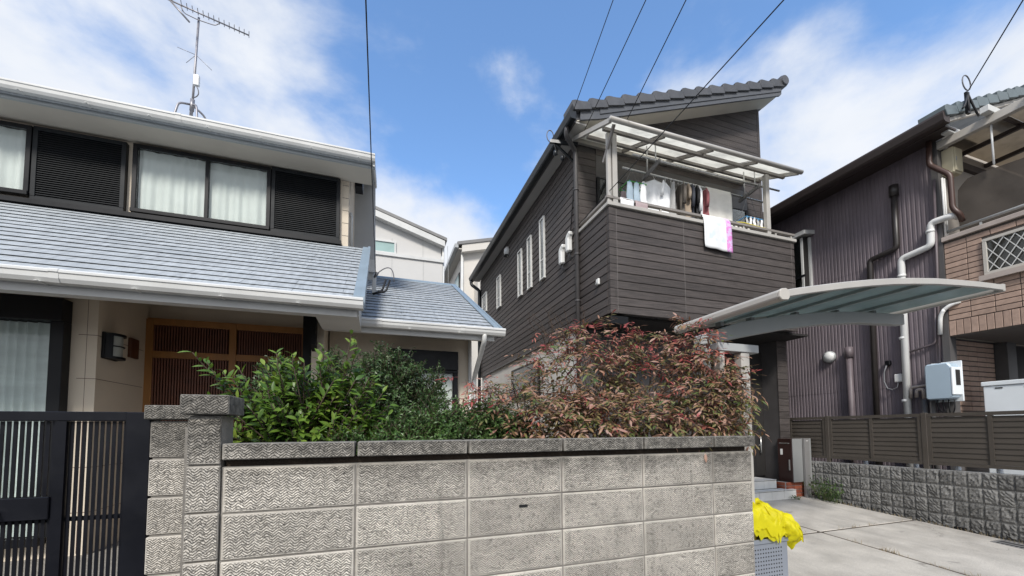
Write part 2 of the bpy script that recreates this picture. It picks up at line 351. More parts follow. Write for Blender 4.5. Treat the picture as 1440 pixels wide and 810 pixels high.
stripe_towel()

# ------------------------------------------------------------------ mesh helpers
class MB:
    def __init__(s): s.v = []; s.f = []
    def add(s, vs, fs):
        o = len(s.v); s.v += [tuple(v) for v in vs]; s.f += [tuple(i+o for i in f) for f in fs]; return s
    def box(s, x0, x1, y0, y1, z0, z1):
        return s.add([(x0,y0,z0),(x1,y0,z0),(x1,y1,z0),(x0,y1,z0),(x0,y0,z1),(x1,y0,z1),(x1,y1,z1),(x0,y1,z1)],
                     [(0,3,2,1),(4,5,6,7),(0,1,5,4),(1,2,6,5),(2,3,7,6),(3,0,4,7)])
    def prism(s, poly, axis, a, b):
        n = len(poly)
        def P(p, t):
            if axis == 'x': return (t, p[0], p[1])
            if axis == 'y': return (p[0], t, p[1])
            return (p[0], p[1], t)
        vs = [P(p, a) for p in poly] + [P(p, b) for p in poly]
        fs = [tuple(range(n-1, -1, -1)), tuple(range(n, 2*n))] + [(i, (i+1) % n, n+(i+1) % n, n+i) for i in range(n)]
        return s.add(vs, fs)
    def strip(s, prof, axis, a, b, t):
        """thick sheet following an open profile, thickness t measured downwards/inwards along -second axis"""
        return s.prism(list(prof) + [(p[0], p[1]-t) for p in reversed(prof)], axis, a, b)
    def tube(s, pts, r, n=8):
        pts = [Vector(p) for p in pts]; k = len(pts)
        rs = r if isinstance(r, (list, tuple)) else [r]*k
        vs = []; up = None
        for i, p in enumerate(pts):
            d = (pts[min(i+1, k-1)] - pts[max(i-1, 0)]).normalized()
            if up is None:
                up = Vector((0, 0, 1)) if abs(d.z) < 0.9 else Vector((1, 0, 0))
            x = d.cross(up).normalized(); y = x.cross(d).normalized(); up = y
            for j in range(n):
                a = 2*math.pi*j/n
                vs.append(p + rs[i]*(math.cos(a)*x + math.sin(a)*y))
        fs = [(i*n+j, i*n+(j+1) % n, (i+1)*n+(j+1) % n, (i+1)*n+j) for i in range(k-1) for j in range(n)]
        fs += [tuple(range(n-1, -1, -1)), tuple(range((k-1)*n, k*n))]
        return s.add(vs, fs)
    def bar(s, p, q, w, h=None):
        """rectangular bar from p to q, w wide and h high"""
        p, q = Vector(p), Vector(q); h = h or w
        d = (q-p).normalized(); up = Vector((0, 0, 1)) if abs(d.z) < 0.95 else Vector((0, 1, 0))
        x = d.cross(up).normalized()*w/2; y = x.cross(d).normalized()*h/2
        vs = [p-x-y, p+x-y, p+x+y, p-x+y, q-x-y, q+x-y, q+x+y, q-x+y]
        return s.add(vs, [(0,3,2,1),(4,5,6,7),(0,1,5,4),(1,2,6,5),(2,3,7,6),(3,0,4,7)])
    def grid(s, fn, nu, nv):
        vs = [fn(i/nu, j/nv) for j in range(nv+1) for i in range(nu+1)]
        fs = [(j*(nu+1)+i, j*(nu+1)+i+1, (j+1)*(nu+1)+i+1, (j+1)*(nu+1)+i) for j in range(nv) for i in range(nu)]
        return s.add(vs, fs)
    def dome(s, c, rx, ry, rz, nu=12, nv=6, lo=-1.0):
        vs = []; a0 = math.asin(lo)
        for j in range(nv+1):
            t = a0 + (math.pi/2-a0)*j/nv
            for i in range(nu):
                a = 2*math.pi*i/nu
                vs.append((c[0]+rx*math.cos(t)*math.cos(a), c[1]+ry*math.cos(t)*math.sin(a), c[2]+rz*math.sin(t)))
        fs = [(j*nu+i, j*nu+(i+1) % nu, (j+1)*nu+(i+1) % nu, (j+1)*nu+i) for j in range(nv) for i in range(nu)] + [tuple(range(nu-1, -1, -1))]
        return s.add(vs, fs)
    def mesh(s, name, mat, smooth=False, bevel=0.0, fix=True):
        me = bpy.data.meshes.new(name); me.from_pydata(s.v, [], s.f); me.update()
        if fix or bevel:
            bm = bmesh.new(); bm.from_mesh(me)
            if fix: bmesh.ops.recalc_face_normals(bm, faces=bm.faces[:])
            if bevel:
                es = [e for e in bm.edges if len(e.link_faces) == 2 and e.calc_face_angle(0) > 0.5]
                bmesh.ops.bevel(bm, geom=es, offset=bevel, segments=1, affect='EDGES', clamp_overlap=True)
            bm.to_mesh(me); bm.free()
        me.materials.append(MATS[mat])
        if smooth:
            for p in me.polygons: p.use_smooth = True
        return me
    def build(s, name, mat, parent=None, smooth=False, bevel=0.0, fix=True):
        return link(name, s.mesh(name, mat, smooth, bevel, fix), parent)

def link(name, me, parent=None, mtx=None):
    o = bpy.data.objects.new(name, me); col.objects.link(o)
    if mtx is not None: o.matrix_basis = mtx
    if parent is not None:
        o.parent = parent
        p = parent; off = Vector((0, 0, 0))
        if p.type == 'EMPTY': off = Vector(p.location)
        o.matrix_parent_inverse = Matrix.Translation(-off)
    return o
def tag(o, label=None, cat=None, group=None, kind=None):
    if label: o['label'] = label
    if cat: o['category'] = cat
    if group: o['group'] = group
    if kind: o['kind'] = kind
    return o
def thing(name, label, cat, loc=(0, 0, 0), group=None):
    o = bpy.data.objects.new(name, None); col.objects.link(o); o.location = loc; o.empty_display_size = 0.1
    return tag(o, label, cat, group)
def B(name, mat, parent, *d, bevel=0.0):
    return MB().box(*d).build(name, mat, parent, bevel=bevel)
def T(name, mat, parent, pts, r, n=8):
    return MB().tube(pts, r, n).build(name, mat, parent, smooth=True)
def arc(p, c, q, n=8):
    p, c, q = Vector(p), Vector(c), Vector(q)
    return [(1-t)**2*p + 2*t*(1-t)*c + t*t*q for t in [i/n for i in range(n+1)]]
def bend(pts, rad=0.05, n=4):
    pts = [Vector(p) for p in pts]; out = [pts[0]]
    for i in range(1, len(pts)-1):
        a = pts[i] + (pts[i-1]-pts[i]).normalized()*rad; b = pts[i] + (pts[i+1]-pts[i]).normalized()*rad
        out += arc(a, pts[i], b, n)
    return out + [pts[-1]]

# ================================================================== GROUND
def gz(y): return 0.42 - 0.07*(4.95 - y)          # driveway falls towards the street
g = MB().grid(lambda u, v: (-400+800*u, -400+800*v, 0.12), 4, 4).build('ground', 'asphalt'); tag(g, kind='structure')
yd = MB().box(-12, 2.93, 2.75, 15, 0.0, 0.38).build('yard_ground', 'yard_gravel'); tag(yd, kind='structure')
yr = MB().box(7.32, 13, 1.95, 15, 0.0, 0.50).build('neighbour_ground', 'yard_gravel'); tag(yr, kind='structure')
bed = MB()
bed.grid(lambda u, v: (-0.60+2.97*u, 2.18+1.02*v, 0.98+0.05*mnoise.noise(Vector((u*9, v*4, 0)))), 40, 14)
bed.box(-0.60, 2.37, 2.18, 3.2, 0.05, 0.92)
bo = bed.build('planting_bed', 'soil', fix=False); tag(bo, kind='structure')
B('bed_edging', 'mortar', bo, -0.62, 2.37, 3.2, 3.28, 0.05, 1.04)

drv = MB().prism([(1.9, gz(1.9)-0.03), (6.6, gz(6.6)-0.03), (6.6, 0.0), (1.9, 0.0)], 'x', 2.41, 7.08).build('driveway', 'soil'); tag(drv, kind='structure')
def slab(x0, x1, y0, y1):
    m = MB(); k = 0.012
    m.prism([(y0, gz(y0)), (y1, gz(y1)), (y1, gz(y1)-0.08), (y0, gz(y0)-0.08)], 'x', x0, x1)
    return m.build('slab', 'driveway_concrete', drv, bevel=0.006)
MB().prism([(1.8, gz(1.8)-0.008), (6.6, gz(6.6)-0.008), (6.6, 0.1), (1.8, 0.1)], 'x', 5.178, 5.220).build('joint', 'soil', drv)
B('joint', 'soil', drv, 2.42, 5.177, 3.485, 3.520, 0.15, gz(3.5)-0.007); B('joint', 'soil', drv, 5.222, 7.06, 3.485, 3.520, 0.15, gz(3.5)-0.007)
for (x0, x1) in ((2.42, 5.177), (5.221, 7.06)):
    for (y0, y1) in ((1.75, 3.484), (3.521, 6.6)):
        slab(x0, x1, y0, y1)

# ================================================================== BLOCK WALL IN FRONT
JX = [-0.632 + 0.5364*i for i in range(6)] + [2.385]
JZ = [1.4486 - 0.2002*j for j in range(8)]
wall = thing('concrete_block_wall', 'long weathered concrete block wall with herringbone texture and dark stained coping', 'wall', (0.9, 2.1, 0.1))
B('mortar_core', 'mortar', wall, -0.634, 2.381, 2.0335, 2.15, 0.02, 1.4486)
blk_cache = {}
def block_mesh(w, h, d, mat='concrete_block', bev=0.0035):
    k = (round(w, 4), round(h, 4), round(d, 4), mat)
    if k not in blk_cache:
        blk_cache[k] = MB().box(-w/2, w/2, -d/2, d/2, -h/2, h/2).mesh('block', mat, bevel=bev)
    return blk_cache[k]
def put_block(x0, x1, y0, y1, z0, z1, parent, name='block', jitter=0.0015, mat='concrete_block'):
    w, d, h = x1-x0, y1-y0, z1-z0
    j = lambda: rnd.uniform(-jitter, jitter)
    m = Matrix.Translation(((x0+x1)/2, (y0+y1)/2 + j(), (z0+z1)/2)) @ Matrix.Rotation(j()*1.5, 4, 'Z')
    return link(name, block_mesh(w, h, d, mat), parent, m)
G = 0.0038
for j in range(7):
    for i in range(6):
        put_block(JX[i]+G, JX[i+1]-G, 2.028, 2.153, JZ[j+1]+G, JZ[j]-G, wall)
B('coping_bed', 'soil', wall, -0.63, 2.365, 2.062, 2.15, 1.4490, 1.4795)  # near-black soil material paints the shadow line under the coping
for i in range(6):
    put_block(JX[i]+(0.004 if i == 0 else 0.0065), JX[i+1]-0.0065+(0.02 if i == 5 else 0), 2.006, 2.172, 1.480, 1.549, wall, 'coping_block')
# small drain slot in one block
B('drain_slot', 'hole_black', wall, 0.722, 0.770, 2.0235, 2.030, 1.186, 1.199)

pil = thing('gate_pillar', 'tall narrow pillar of stacked textured concrete blocks ending the block wall', 'pillar', (-0.69, 2.3, 0.1))
B('mortar_core', 'mortar', pil, -0.752, -0.637, 2.026, 2.165, 0.02, 1.67)
MB().prism([(-0.815, 2.15), (-0.70, 2.15), (-0.825, 2.585), (-0.95, 2.585)], 'z', 0.05, 1.62).build('return_wall', 'mortar', pil)
zz = [1.668] + [1.4586 - 0.2002*j for j in range(8)]
for j in range(8):
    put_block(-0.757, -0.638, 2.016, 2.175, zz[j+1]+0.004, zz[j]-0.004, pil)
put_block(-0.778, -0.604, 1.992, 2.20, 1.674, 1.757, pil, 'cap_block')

lst = thing('gate_post_wall', 'set back stack of textured concrete blocks beside the black gate', 'pillar', (-0.95, 2.65, 0.1))
B('mortar_core', 'mortar', lst, -1.118, -0.815, 2.588, 2.70, 0.02, 1.66)
for j in range(8):
    z1 = 1.662 - 0.2*j
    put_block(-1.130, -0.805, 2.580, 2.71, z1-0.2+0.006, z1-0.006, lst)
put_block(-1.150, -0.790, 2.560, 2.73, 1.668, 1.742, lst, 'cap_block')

# ================================================================== GATE
gate = thing('metal_gate', 'black metal slatted gate with narrow gaps between vertical bars', 'gate', (-1.9, 2.64, 0.14))
B('post', 'gate_black', gate, -1.245, -1.136, 2.60, 2.70, 0.1, 1.706, bevel=0.004)
B('top_rail', 'gate_black', gate, -2.90, -1.247, 2.615, 2.665, 1.660, 1.708, bevel=0.003)
B('bottom_rail', 'gate_black', gate, -2.90, -1.247, 2.615, 2.665, 0.22, 0.28)
B('middle_stile', 'gate_black', gate, -1.533, -1.488, 2.617, 2.663, 0.281, 1.659)
B('cross_rail', 'gate_black', gate, -2.90, -1.247, 2.668, 2.682, 1.150, 1.172)
B('lock_plate', 'gate_black', gate, -2.05, -1.534, 2.606, 2.6685, 1.175, 1.285, bevel=0.003)
T('handle', 'steel', gate, [(-1.715, 2.602, 1.22), (-1.715, 2.57, 1.22), (-1.715, 2.555, 1.20), (-1.715, 2.552, 1.12)], 0.008, 8)
gx = [-1.487 + 0.0247*k for k in range(11)]
sl = MB().box(-0.0074, 0.0074, 2.637, 2.643, 0.281, 1.659).mesh('slat', 'gate_black')
for k in range(10): link('slat', sl, gate, Matrix.Translation((-1.487 + 0.0242*(k+0.42), 0, 0)))
for k in range(56): link('slat', sl, gate, Matrix.Translation((-1.534 - 0.0245*(k+0.42), 0, 0)))

# ================================================================== LEFT HOUSE
LH = thing('cream_house', 'two storey cream house with blue grey slate lower roof and black louvred shutters', 'house', (-2.5, 6.5, 0.38))
def roof_courses(parent, x0, x1, y0, z0, y1, z1, n, mat='slate'):
    """stepped slate courses from eave (y0,z0) to top (y1,z1)"""
    B_ = Vector((y1-y0, z1-z0)); Ln = B_.length; d = B_/Ln; nn = Vector((-d.y, d.x))
    base = MB().prism([(y0, z0-0.03), (y1, z1-0.03), (y1, z1-0.10), (y0, z0-0.10)], 'x', x0, x1).build('roof_deck', 'slate_base', parent)
    for i in range(n):
        a = Vector((y0, z0)) + d*(Ln*i/n - 0.01); b = Vector((y0, z0)) + d*(Ln*(i+1)/n + 0.015)
        t0, t1 = 0.021, -0.020
        p = [a + d*0.022 + nn*(-0.004), a + nn*0.009, b + nn*(-0.003), b + nn*(-0.012)]
        xx = x0+0.001 - (0.455 if i % 2 else 0.0)
        while xx < x1-0.002:
            xb = min(xx+0.91, x1-0.001); xl = max(xx, x0+0.001); dz_ = rnd.uniform(-0.0015, 0.0015)
            if xb-xl > 0.02: MB().prism([(q.x, q.y+dz_) for q in p], 'x', xl, xb-0.003).build('slate', mat, base)
            xx += 0.91
    return base
def gutter(parent, x0, x1, y, z, h=0.10, w=0.115, mat='white_trim', name='gutter'):
    pr = [(y+w, z+h), (y+0.012, z+h), (y, z+h-0.012), (y, z+h-0.03), (y+0.008, z+h-0.035), (y+0.012, z+0.03), (y+0.03, z), (y+w-0.01, z), (y+w, z+0.01)]
    o = MB().prism(pr, 'x', x0, x1).build(name, mat, parent)
    x = x0+0.35
    while x < x1-0.1:
        B('gutter_bracket', mat, o, x-0.010, x+0.010, y-0.004, y+w, z-0.006, z-0.001); x += 0.61
    for t in (0.28, 0.74):
        xm = x0+(x1-x0)*t
        MB().prism([(a_[0]-0.003, a_[1]+(0.003 if a_[1] > z+h/2 else -0.003)) for a_ in pr], 'x', xm-0.03, xm+0.03).build('gutter_joint', mat, o)
    return o

# upper storey
uw = B('wall', 'cream_wall', LH, -9.0, -0.47, 6.5, 9.4, 2.6, 5.62)
for zz_ in (4.62, 4.82, 5.02, 5.22, 5.42): MB().box(-0.56, -0.468, 6.497, 6.70, zz_, zz_+0.004).build('wall_joint', 'slate_base', uw)
MB().prism([(6.5, 5.55), (9.4, 5.55), (9.4, 7.20), (6.5, 5.75)], 'x', -9.0, -0.472).build('gable_wall', 'cream_wall', LH)
B('rear_wall', 'grey_wall', LH, -1.2, -0.11, 8.0, 12.4, 2.5, 6.45)
B('rear_wall_cap', 'white_trim', LH, -0.50, -0.075, 7.95, 8.0, 4.66, 4.90)
rf = MB().prism([(6.02, 5.63), (9.5, 7.37), (12.9, 5.67), (12.9, 5.57), (9.5, 7.27), (6.02, 5.53)], 'x', -9.2, -0.115).build('roof', 'slate', LH)
MB().prism([(6.0, 5.655), (9.5, 7.405), (9.5, 7.25), (6.0, 5.50)], 'x', -0.113, -0.085).build('barge_board', 'white_trim', rf)
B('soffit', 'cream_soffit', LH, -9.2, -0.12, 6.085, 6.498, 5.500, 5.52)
B('fascia', 'grey_fascia', LH, -9.2, -0.086, 6.05, 6.083, 5.498, 5.66)
gutter(LH, -9.2, -0.082, 5.93, 5.555, 0.105)
B('gable_bracket', 'black_frame', LH, -0.40, -0.28, 6.75, 6.98, 5.60, 5.95)
T('wall_pipe', 'white_trim', LH, [(-0.44, 6.72, 4.5), (-0.44, 6.72, 5.05), (-0.46, 6.75, 5.12)], 0.022)

def sliding_window(parent, x0, x1, z0, z1, y, splits, curt, fw_=0.05, depth=0.05):
    """framed window on a wall facing -Y; splits = x positions of meeting stiles"""
    w = MB(); f = fw_
    w.box(x0, x1, y-depth, y+0.02, z1-f, z1); w.box(x0, x1, y-depth-0.015, y+0.02, z0, z0+f)
    w.box(x0, x0+f, y-depth, y+0.02, z0+f, z1-f); w.box(x1-f, x1, y-depth, y+0.02, z0+f, z1-f)
    fr = w.build('window', 'black_frame', parent, bevel=0.003)
    xs = [x0+f] + list(splits) + [x1-f]
    for s_ in splits: B('meeting_stile', 'black_frame', fr, s_-0.02, s_+0.02, y-0.045, y+0.01, z0+f, z1-f)
    for a, b in zip(xs[:-1], xs[1:]): B('pane', 'window_glass', fr, a+0.002, b-0.002, y-0.030, y-0.025, z0+f+0.001, z1-f-0.001)
    def cf(u, v):
        x = x0+f + (x1-x0-2*f)*u
        q = mnoise.noise(Vector((x*2.3, 0, 3)))*5
        a = 0.014*math.sin(x*30+q) + 0.010*math.sin(x*67+2*q) + 0.006*mnoise.noise(Vector((x*5, v*2, 1)))
        return (x, y+0.003 + 0.75*a*(0.55+0.45*(1-v)), z0+f+0.002 + (z1-z0-2*f-0.004)*v)
    MB().grid(cf, 150, 6).build('curtain', curt, fr, smooth=True, fix=False)
    return fr
def louvre_shutter(parent, x0, x1, z0, z1, y, n=30, f=0.05):
    w = MB(); w.box(x0, x1, y-0.065, y, z1-f, z1); w.box(x0, x1, y-0.065, y, z0, z0+f); w.box(x0, x0+f, y-0.065, y, z0+f, z1-f); w.box(x1-f, x1, y-0.065, y, z0+f, z1-f)
    w.box(x0+f, x1-f, y-0.012, y, z0+f, z1-f)
    s_ = w.build('shutter', 'shutter', parent, bevel=0.003)
    m = MB(); hh = (z1-z0-2*f)/n
    for i in range(n):
        z = z0+f+hh*i
        m.prism([(y-0.056, z+0.002), (y-0.056, z+hh*0.35), (y-0.032, z+hh*0.98), (y-0.032, z+hh*0.62)], 'x', x0+f, x1-f)
    tag(m.build('louvre_slats', 'shutter', s_), kind='stuff')
uw_y = 6.472
sliding_window(LH, -6.6, -4.14, 4.545, 5.44, uw_y, (-5.35,), 'white_curtain')
louvre_shutter(LH, -4.135, -3.205, 4.50, 5.455, 6.5)
sliding_window(LH, -3.13, -1.52, 4.515, 5.455, uw_y, (-2.30,), 'white_curtain')
louvre_shutter(LH, -1.515, -0.59, 4.50, 5.48, 6.5)

# lower roof
lr = roof_courses(LH, -9.0, -0.175, 4.22, 2.925, 6.48, 4.45, 16)
MB().prism([(4.20, 2.955), (6.49, 4.50), (6.49, 4.39), (4.20, 2.80)], 'x', -0.174, -0.140).build('verge_trim', 'slate_edge', lr)
MB().prism([(4.24, 2.966), (6.48, 4.478), (6.48, 4.463), (4.24, 2.951)], 'x', -0.25, -0.1745).build('verge_flashing', 'slate_edge', lr)
B('roof_flashing', 'black_frame', lr, -9.0, -0.56, 6.40, 6.499, 4.435, 4.495)
gutter(LH, -9.0, -0.15, 4.075, 2.80, 0.105, 0.12)
B('fascia', 'white_trim', LH, -9.0, -0.21, 4.196, 4.30, 2.735, 2.86)
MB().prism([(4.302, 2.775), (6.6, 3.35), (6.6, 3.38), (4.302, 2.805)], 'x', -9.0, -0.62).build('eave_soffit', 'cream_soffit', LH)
MB().prism([(4.30, 2.78), (5.0, 2.78), (5.0, 3.30), (4.30, 2.86)], 'x', -0.62, -0.20).build('eave_box', 'white_trim', LH)
# ground floor walls
MB().prism([(5.2, 0.38), (6.6, 0.38), (6.6, 3.34), (5.2, 2.99)], 'x', -9.0, -2.75).build('wall', 'cream_wall', LH)
jn = MB()
for z in (0.8, 1.25, 1.7, 2.15, 2.6): jn.box(-2.90, -2.7485, 5.1985, 6.05, z, z+0.005)
jn.box(-2.835, -2.832, 5.1988, 5.3, 0.4, 2.97)
jn.build('wall_joint', 'nameplate_wood', LH)
B('back_wall', 'cream_wall', LH, -2.749, -0.761, 6.16, 6.6, 0.38, 3.235)
MB().prism([(5.2, 0.38), (6.6, 0.38), (6.6, 3.34), (5.2, 2.99)], 'x', -0.76, -0.625).build('porch_wall', 'cream_wall', LH)
jn = MB()
for z in (1.2, 1.65, 2.1, 2.55): jn.box(-0.755, -0.6235, 5.1985, 5.6, z, z+0.005)
jn.build('wall_joint', 'nameplate_wood', LH)
B('shutter_case', 'black_frame', LH, -0.90, -0.765, 5.48, 5.72, 0.4, 3.06)
MB().prism([(5.1, 2.62), (5.2, 2.55), (5.2, 2.98), (5.1, 2.98)], 'x', -0.755, -0.70).build('bracket', 'black_frame', LH)
# terrace window
tw = MB(); y_ = 5.2
tw.box(-6.2, -2.955, y_-0.14, y_-0.001, 2.70, 2.93); tw.box(-3.06, -2.955, y_-0.11, y_-0.001, 0.6, 2.70); tw.box(-6.2, -3.06, y_-0.11, y_-0.001, 0.52, 0.6)
tw.box(-6.2, -3.06, y_-0.012, y_-0.001, 0.6, 2.70)
twf = tw.build('terrace_window', 'black_frame', LH, bevel=0.004)
B('pane', 'window_glass', twf, -6.1, -3.062, y_-0.075, y_-0.070, 0.602, 2.698)
def cf(u, v):
    x = -6.1 + 3.035*u
    a = 0.024*(2*abs(math.sin(x*40 + 1.5*math.sin(x*7.3)))-1) * (0.65+0.35*math.sin(x*11))
    return (x, y_-0.041 + a*(0.85+0.15*(1-v)), 0.61 + 2.08*v)
MB().grid(cf, 520, 3).build('curtain', 'grey_curtain', twf, smooth=True, fix=False)
# wooden lattice door
dr = B('door', 'door_wood', LH, -2.745, -0.92, 6.13, 6.158, 0.40, 3.03)
for x in (-2.72, -1.83, -0.97): B('stile', 'door_wood', dr, x-0.035, x+0.045, 6.08, 6.129, 0.40, 3.02, bevel=0.003)
for z in (2.95, 2.535, 0.42): B('rail', 'door_wood', dr, -2.74, -0.925, 6.085, 6.128, z, z+0.085, bevel=0.003)
la = MB()
for k in range(58):
    x = -2.665 + 0.0295*k
    if abs(x+1.825) < 0.05: continue
    la.box(x-0.0075, x+0.0075, 6.09, 6.115, 0.505, 2.534); la.box(x-0.0075, x+0.0075, 6.09, 6.115, 2.621, 2.949)
tag(la.build('lattice_bars', 'lattice_wood', dr), kind='stuff')
B('lattice_backing', 'nameplate_wood', dr, -2.68, -0.93, 6.1285, 6.1295, 0.5, 2.95)

# wing
WR = roof_courses(LH, -0.62, 1.535, 5.02, 2.935, 8.4, 4.73, 19)
MB().prism([(5.0, 2.965), (8.42, 4.775), (8.42, 4.65), (5.0, 2.83)], 'x', 1.536, 1.566).build('verge_trim', 'slate_edge', WR)
MB().prism([(5.04, 2.976), (8.4, 4.76), (8.4, 4.745), (5.04, 2.961)], 'x', 1.465, 1.5355).build('verge_flashing', 'slate_edge', WR)
MB().prism([(8.34, 4.72), (8.42, 4.775), (8.52, 4.72), (8.52, 4.69), (8.34, 4.69)], 'x', -0.6, 1.567).build('ridge_cap', 'slate_edge', WR)
MB().prism([(8.43, 4.72), (11.0, 3.30), (11.0, 3.2), (8.43, 4.62)], 'x', -0.1, 1.535).build('rear_slope', 'slate', WR)
gutter(LH, -0.608, 1.575, 4.885, 2.835, 0.095, 0.11)
B('fascia', 'white_trim', LH, -0.608, 1.45, 4.996, 5.03, 2.775, 2.90)
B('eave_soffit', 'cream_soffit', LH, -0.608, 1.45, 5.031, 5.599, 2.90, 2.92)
B('wall', 'cream_wall', LH, -0.608, 1.27, 5.6, 11.0, 0.38, 2.99)
MB().prism([(5.6, 2.95), (11.0, 2.95), (11.0, 3.25), (8.4, 4.66), (5.6, 3.18)], 'x', 1.20, 1.268).build('gable_wall', 'cream_wall', LH)
ww = MB(); y_ = 5.6
ww.box(0.12, 1.06, y_-0.13, y_-0.001, 2.44, 2.70); ww.box(1.00, 1.06, y_-0.10, y_-0.001, 0.9, 2.44); ww.box(0.12, 0.18, y_-0.10, y_-0.001, 0.9, 2.44); ww.box(0.12, 1.06, y_-0.1, y_-0.001, 0.84, 0.9)
ww.box(0.12, 1.06, y_-0.115, y_-0.001, 2.40, 2.435)
wf = ww.build('window', 'black_frame', LH, bevel=0.004)
B('sliding_panel', 'white_plastic', wf, 0.19, 0.985, y_-0.055, y_-0.045, 0.905, 2.385)
for x in (0.60, 0.865): B('panel_joint', 'grey_fascia', wf, x-0.003, x+0.003, y_-0.0575, y_-0.0555, 0.91, 2.38)
B('pane', 'window_glass', wf, 0.185, 0.995, y_-0.075, y_-0.070, 0.905, 2.395)
T('downpipe', 'white_trim', LH, bend([(1.30, 4.94, 2.84), (1.30, 4.94, 2.76), (1.305, 5.55, 2.35), (1.305, 5.56, 0.40)], 0.06), 0.032, 10)
T('corner_pipe', 'white_trim', LH, [(1.245, 5.565, 0.39), (1.245, 5.565, 2.89)], 0.026, 8)

# wall lamp, name plate
wl_ = thing('wall_lamp', 'black half round wall lantern with milky glass beside the wooden door', 'lamp', (-2.70, 5.36, 2.42))
B('back_plate', 'black_frame', wl_, -2.749, -2.72, 5.26, 5.50, 2.38, 2.66, bevel=0.006)
def cyl_arc(r0, r1, z0, z1, a0, a1, n, c=(-2.72, 5.38)):
    vs, fs = [], []
    for i in range(n+1):
        a = a0+(a1-a0)*i/n
        for r in (r0, r1):
            for z in (z0, z1): vs.append((c[0]+r*math.cos(a), c[1]+r*math.sin(a), z))
    for i in range(n):
        o = 4*i
        fs += [(o, o+1, o+5, o+4), (o+2, o+6, o+7, o+3), (o+1, o+3, o+7, o+5), (o, o+4, o+6, o+2)]
    fs += [(0, 2, 3, 1), (4*n, 4*n+1, 4*n+3, 4*n+2)]
    return vs, fs
MB().add(*cyl_arc(0.01, 0.088, 2.41, 2.63, -1.5, 1.5, 12)).build('lamp_glass', 'lamp_glass', wl_, smooth=False)
MB().add(*cyl_arc(0.01, 0.112, 2.631, 2.655, -1.57, 1.57, 14)).build('lid', 'black_frame', wl_)
MB().add(*cyl_arc(0.01, 0.112, 2.385, 2.409, -1.57, 1.57, 14)).build('base_ring', 'black_frame', wl_)
MB().add(*cyl_arc(0.089, 0.110, 2.409, 2.631, -1.57, -1.0, 6)).build('side_shade', 'black_frame', wl_)
MB().add(*cyl_arc(0.089, 0.106, 2.515, 2.525, -1.0, 1.5, 8)).build('cross_bar', 'black_frame', wl_)
npl = B('name_plate', 'nameplate_wood', None, -2.749, -2.715, 5.72, 5.88, 2.47, 2.70, bevel=0.004)
tag(npl, 'small brown wooden name plate on cream wall between lantern and door', 'name plate')

# television antenna on the ridge
an = thing('television_antenna', 'thin grey yagi television antenna on a four legged roof mast', 'antenna', (-3.68, 9.5, 7.4))
T('mast', 'antenna_metal', an, [(-3.70, 9.5, 8.05), (-3.64, 9.5, 10.25)], 0.022, 8)
for dx, dy in ((-0.30, -0.30), (0.26, -0.34), (-0.16, 0.34), (0.34, 0.26)):
    zt = 7.38 - 0.5*abs(dy) + 0.02
    T('leg', 'antenna_metal', an, bend([(-3.70, 9.5, 8.33), (-3.70+dx*0.55, 9.5+dy*0.5, 8.22), (-3.70+dx, 9.5+dy, zt)], 0.08), 0.020, 6)
T('mast_collar', 'antenna_metal', an, [(-3.70, 9.5, 8.20), (-3.693, 9.5, 8.44)], 0.042, 8)
bm_ = T('boom', 'antenna_metal', an, [(-4.10, 9.30, 10.28), (-2.78, 9.66, 10.30)], 0.014, 6)
for k in range(14):
    t = 0.16 + 0.84*k/13; p = Vector((-4.10, 9.30, 10.28)).lerp(Vector((-2.78, 9.66, 10.30)), t)
    hl = 0.085 if k else 0.16
    T('element', 'antenna_metal', bm_, [p+Vector((-0.262*hl, 0.965*hl, 0.02)), p-Vector((-0.262*hl, 0.965*hl, -0.02))], 0.007, 5)
for s_ in (1, -1):
    T('reflector', 'antenna_metal', bm_, [(-4.06, 9.31, 10.28), (-3.78-0.06*s_, 9.30, 10.28+s_*0.30 - 0.06)], 0.018, 6)
T('support_arm', 'antenna_metal', an, bend([(-3.90, 9.36, 10.27), (-3.86, 9.40, 10.17), (-3.64, 9.46, 10.16), (-3.36, 9.52, 10.19), (-3.28, 9.53, 10.28)], 0.05), 0.010, 6)
B('booster_box', 'white_plastic', an, -3.67, -3.57, 9.42, 9.49, 8.72, 8.95, bevel=0.01)
T('booster_cable', 'cable_grey', an, arc((-3.62, 9.45, 8.72), (-3.5, 9.42, 8.50), (-3.68, 9.47, 8.46)), 0.010, 6)
for q in ((-0.30, -0.05, 0.03), (0.32, -0.10, -0.33), (-0.2, 0.1, -0.14)):
    T('guy_stub', 'antenna_metal', an, [(-3.665, 9.5, 9.42), (-3.665+q[0], 9.5+q[1], 9.42+q[2])], 0.005, 5)

# ================================================================== DARK HOUSE
DH = thing('dark_house', 'two storey house clad in dark brown plank siding with covered balcony and tiled roof', 'house', (5.0, 8.0, 0.4))
def zu(x): return 7.86 + 0.372*(x-6.99)                  # underside of the roof
up = B('upper_core', 'siding_trim', DH, 3.014, 6.985, 5.514, 11.87, 3.25, 6.262)
MB().prism([(3.014, 6.25), (6.985, 6.25), (6.985, zu(6.985)-0.004), (3.014, zu(3.014)-0.004)], 'y', 5.514, 11.87).build('gable_core', 'siding_trim', DH)
gf = B('ground_floor_wall', 'foundation_white', DH, 3.03, 5.85, 5.52, 11.8, 0.40, 3.23)
B('ground_floor_side', 'siding_trim', DH, 5.85, 6.985, 5.52, 11.8, 0.40, 3.24)
B('belt_flashing', 'siding_trim', DH, 2.985, 3.03, 5.50, 11.88, 3.215, 3.255)
B('ground_floor_front', 'siding_trim', DH, 3.026, 5.84, 5.506, 5.5195, 0.41, 3.16)  # added dark panel, its colour carries the shade below the balcony
